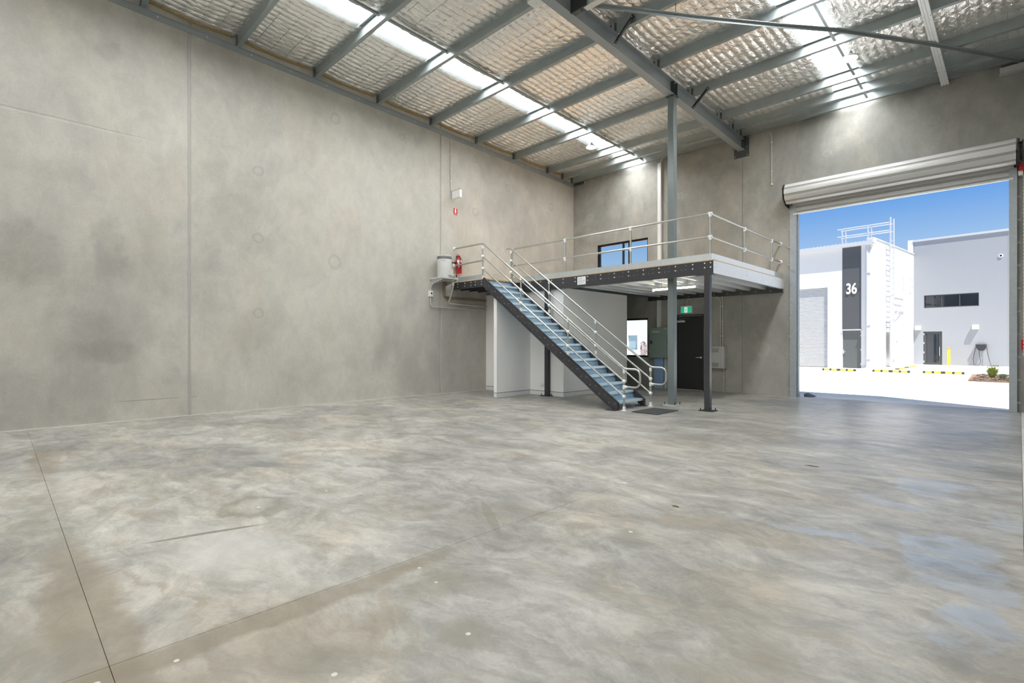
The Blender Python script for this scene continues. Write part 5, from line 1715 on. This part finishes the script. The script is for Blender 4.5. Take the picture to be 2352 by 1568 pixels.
pat = [0.5, 1.3, 0.5, 1.3, 0.9, 1.3, 0.5, 1.3, 0.5]
for p, lb in (((-6.35, 29.35, -0.01), 'black and yellow wheel stop in front of the white warehouse door'), ((-4.28, 29.5, -0.01), 'black and yellow wheel stop below the roof ladder'), ((-2.42, 29.75, -0.01), 'black and yellow wheel stop in front of the bollard and glazed door')):
    striped_bar('wheel_stop', p, (1, -0.03, 0), 1.42, 0.16, 0.10, pat, lb, 'wheel stop', 'wheel stops')
for p, L, lb in (((-4.33, 32.6, 0.03), 1.7, 'yellow and black hump strip on the footpath, the one farther from the grey wall'), ((-4.27, 35.6, 0.03), 2.6, 'yellow and black hump strip on the footpath leading to the grey wall')):
    striped_bar('hump_strip', p, (0.03, 1, 0), L, 0.22, 0.05, [0.4, 0.6] * 4 + [0.4], lb, 'hump strip', 'hump strips')

# garden bed
o = thing('garden_bed', (0.5, 27, 0), 'mulched garden bed with kerb edge beside the driveway', 'garden bed')
MB().prism([(-1.30, 24.6), (5, 23.2), (5, 29.6), (-1.42, 29.1)], (0, 0, -0.012), (0, 0, 0.04), (1, 0, 0), (0, 1, 0)).build('soil', 'mulch', o)
mb = MB()
for k in range(700):
    x, y = rng.uniform(-1.2, 2.0), rng.uniform(24.6, 29.0)
    a = rng.uniform(0, PI)
    l_, w_, t_ = rng.uniform(0.03, 0.09), rng.uniform(0.012, 0.03), rng.uniform(0.008, 0.02)
    z = 0.04 + rng.uniform(0, 0.02)
    c_, s_ = math.cos(a), math.sin(a)
    mb.prism([(-w_, 0), (w_, 0), (w_, t_), (-w_, t_)], (x - c_ * l_, y - s_ * l_, z), (x + c_ * l_, y + s_ * l_, z + rng.uniform(-0.01, 0.03)), (-s_, c_, 0), (0, 0, 1))
mb.build('bark_chips', 'bark', o, kind='stuff')
MB().prism([(0, 0), (0.1, 0), (0.1, 0.05), (0, 0.06)], (-1.42, 24.55, -0.01), (-1.55, 29.2, -0.01), (1, 0, 0), (0, 0, 1)).build('kerb', 'concrete_strip', o)


def leaf_cloud(mb, c, r, n_, size, up=0.0, flat=1.0):
    for _ in range(n_):
        d = rng.normal(size=3)
        d /= np.linalg.norm(d)
        p = V3(c) + d * V3(r) * rng.uniform(0.55, 1.0) ** 0.5
        u = rng.normal(size=3) + np.array((0, 0, up))
        u /= np.linalg.norm(u)
        w_ = np.cross(u, rng.normal(size=3))
        w_ /= np.linalg.norm(w_)
        s_ = size * rng.uniform(0.7, 1.3)
        mb.add([p - u * s_, p + w_ * s_ * 0.4, p + u * s_, p - w_ * s_ * 0.4], [(0, 1, 2, 3)])


def grass_tuft(x, y, h_, n_, mat_, label, group=None):
    t_ = thing('garden_plant', (x, y, 0.04), label, 'plant', group)
    mb_ = MB()
    for _ in range(n_):
        a_ = rng.uniform(0, 2 * PI)
        lean = rng.uniform(0.15, 0.8) * h_
        hh = h_ * rng.uniform(0.6, 1.0)
        d = np.array((math.cos(a_), math.sin(a_), 0))
        s_ = np.array((-d[1], d[0], 0)) * 0.012
        b0 = V3((x, y, 0.04)) + d * 0.03
        m0 = b0 + d * lean * 0.45 + np.array((0, 0, hh * 0.8))
        t0 = b0 + d * lean + np.array((0, 0, hh))
        mb_.add([b0 - s_, b0 + s_, m0 + s_, m0 - s_, t0], [(0, 1, 2, 3), (3, 2, 4)])
    mb_.build('leaves', mat_, t_)
    MB().lathe((x, y, 0.03), [(0.05, 0), (0.04, 0.04)], 8).build('crown', 'bark', t_)


grass_tuft(-0.72, 26.3, 0.48, 150, 'grass_leaf', 'green grassy tuft in the mulch bed')
grass_tuft(-0.42, 25.2, 0.25, 110, 'succulent', 'low grey-green succulent at the bed edge nearest the driveway')
grass_tuft(-0.1, 26.5, 0.32, 120, 'succulent', 'grey-green bushy plant behind the bed edge by the door guide')
grass_tuft(-0.2, 24.6, 0.18, 90, 'grass_leaf', 'short green plant at the corner of the bed')
grass_tuft(0.5, 25.6, 0.4, 120, 'succulent', 'tall grey-green plant deeper in the mulch bed')

# tree seen through the upper window and red shrub seen through the lower one
o = thing('distant_tree', (-51.0, 71.6, 0), 'leafy green tree top behind the warehouse seen through the upper window', 'tree')
MB().cyl((-51, 71.6, 0), (-51, 71.6, 11.0), 0.25, 10, 0.12).build('trunk', 'bark', o)
mb = MB()
for c, r in (((-50.6, 71.6, 13.3), (1.3, 1.3, 1.3)), ((-52.0, 71.2, 12.8), (1.4, 1.4, 1.4)), ((-50.2, 72.0, 12.2), (1.2, 1.2, 1.2))):
    leaf_cloud(mb, c, r, 1100, 0.16)
mb.build('foliage', 'tree_leaf', o)
o = thing('red_shrub', ew(-14.2, -0.6, 0), 'slender red-leaved shrub by the white warehouse wall seen through the lower window', 'shrub')
for dx in (-0.08, 0.05, 0.12):
    EMB().tube([(-14.22, -0.6, 0), (-14.22 + dx, -0.6, 0.7), (-14.22 + dx * 2, -0.6, 1.3)], 0.012, 5).build('stem', 'bark', o)
mb = EMB()
leaf_cloud(mb, (-14.2, -0.6, 0.8), (0.26, 0.26, 0.75), 380, 0.05)
mb.build('foliage', 'red_leaf', o)
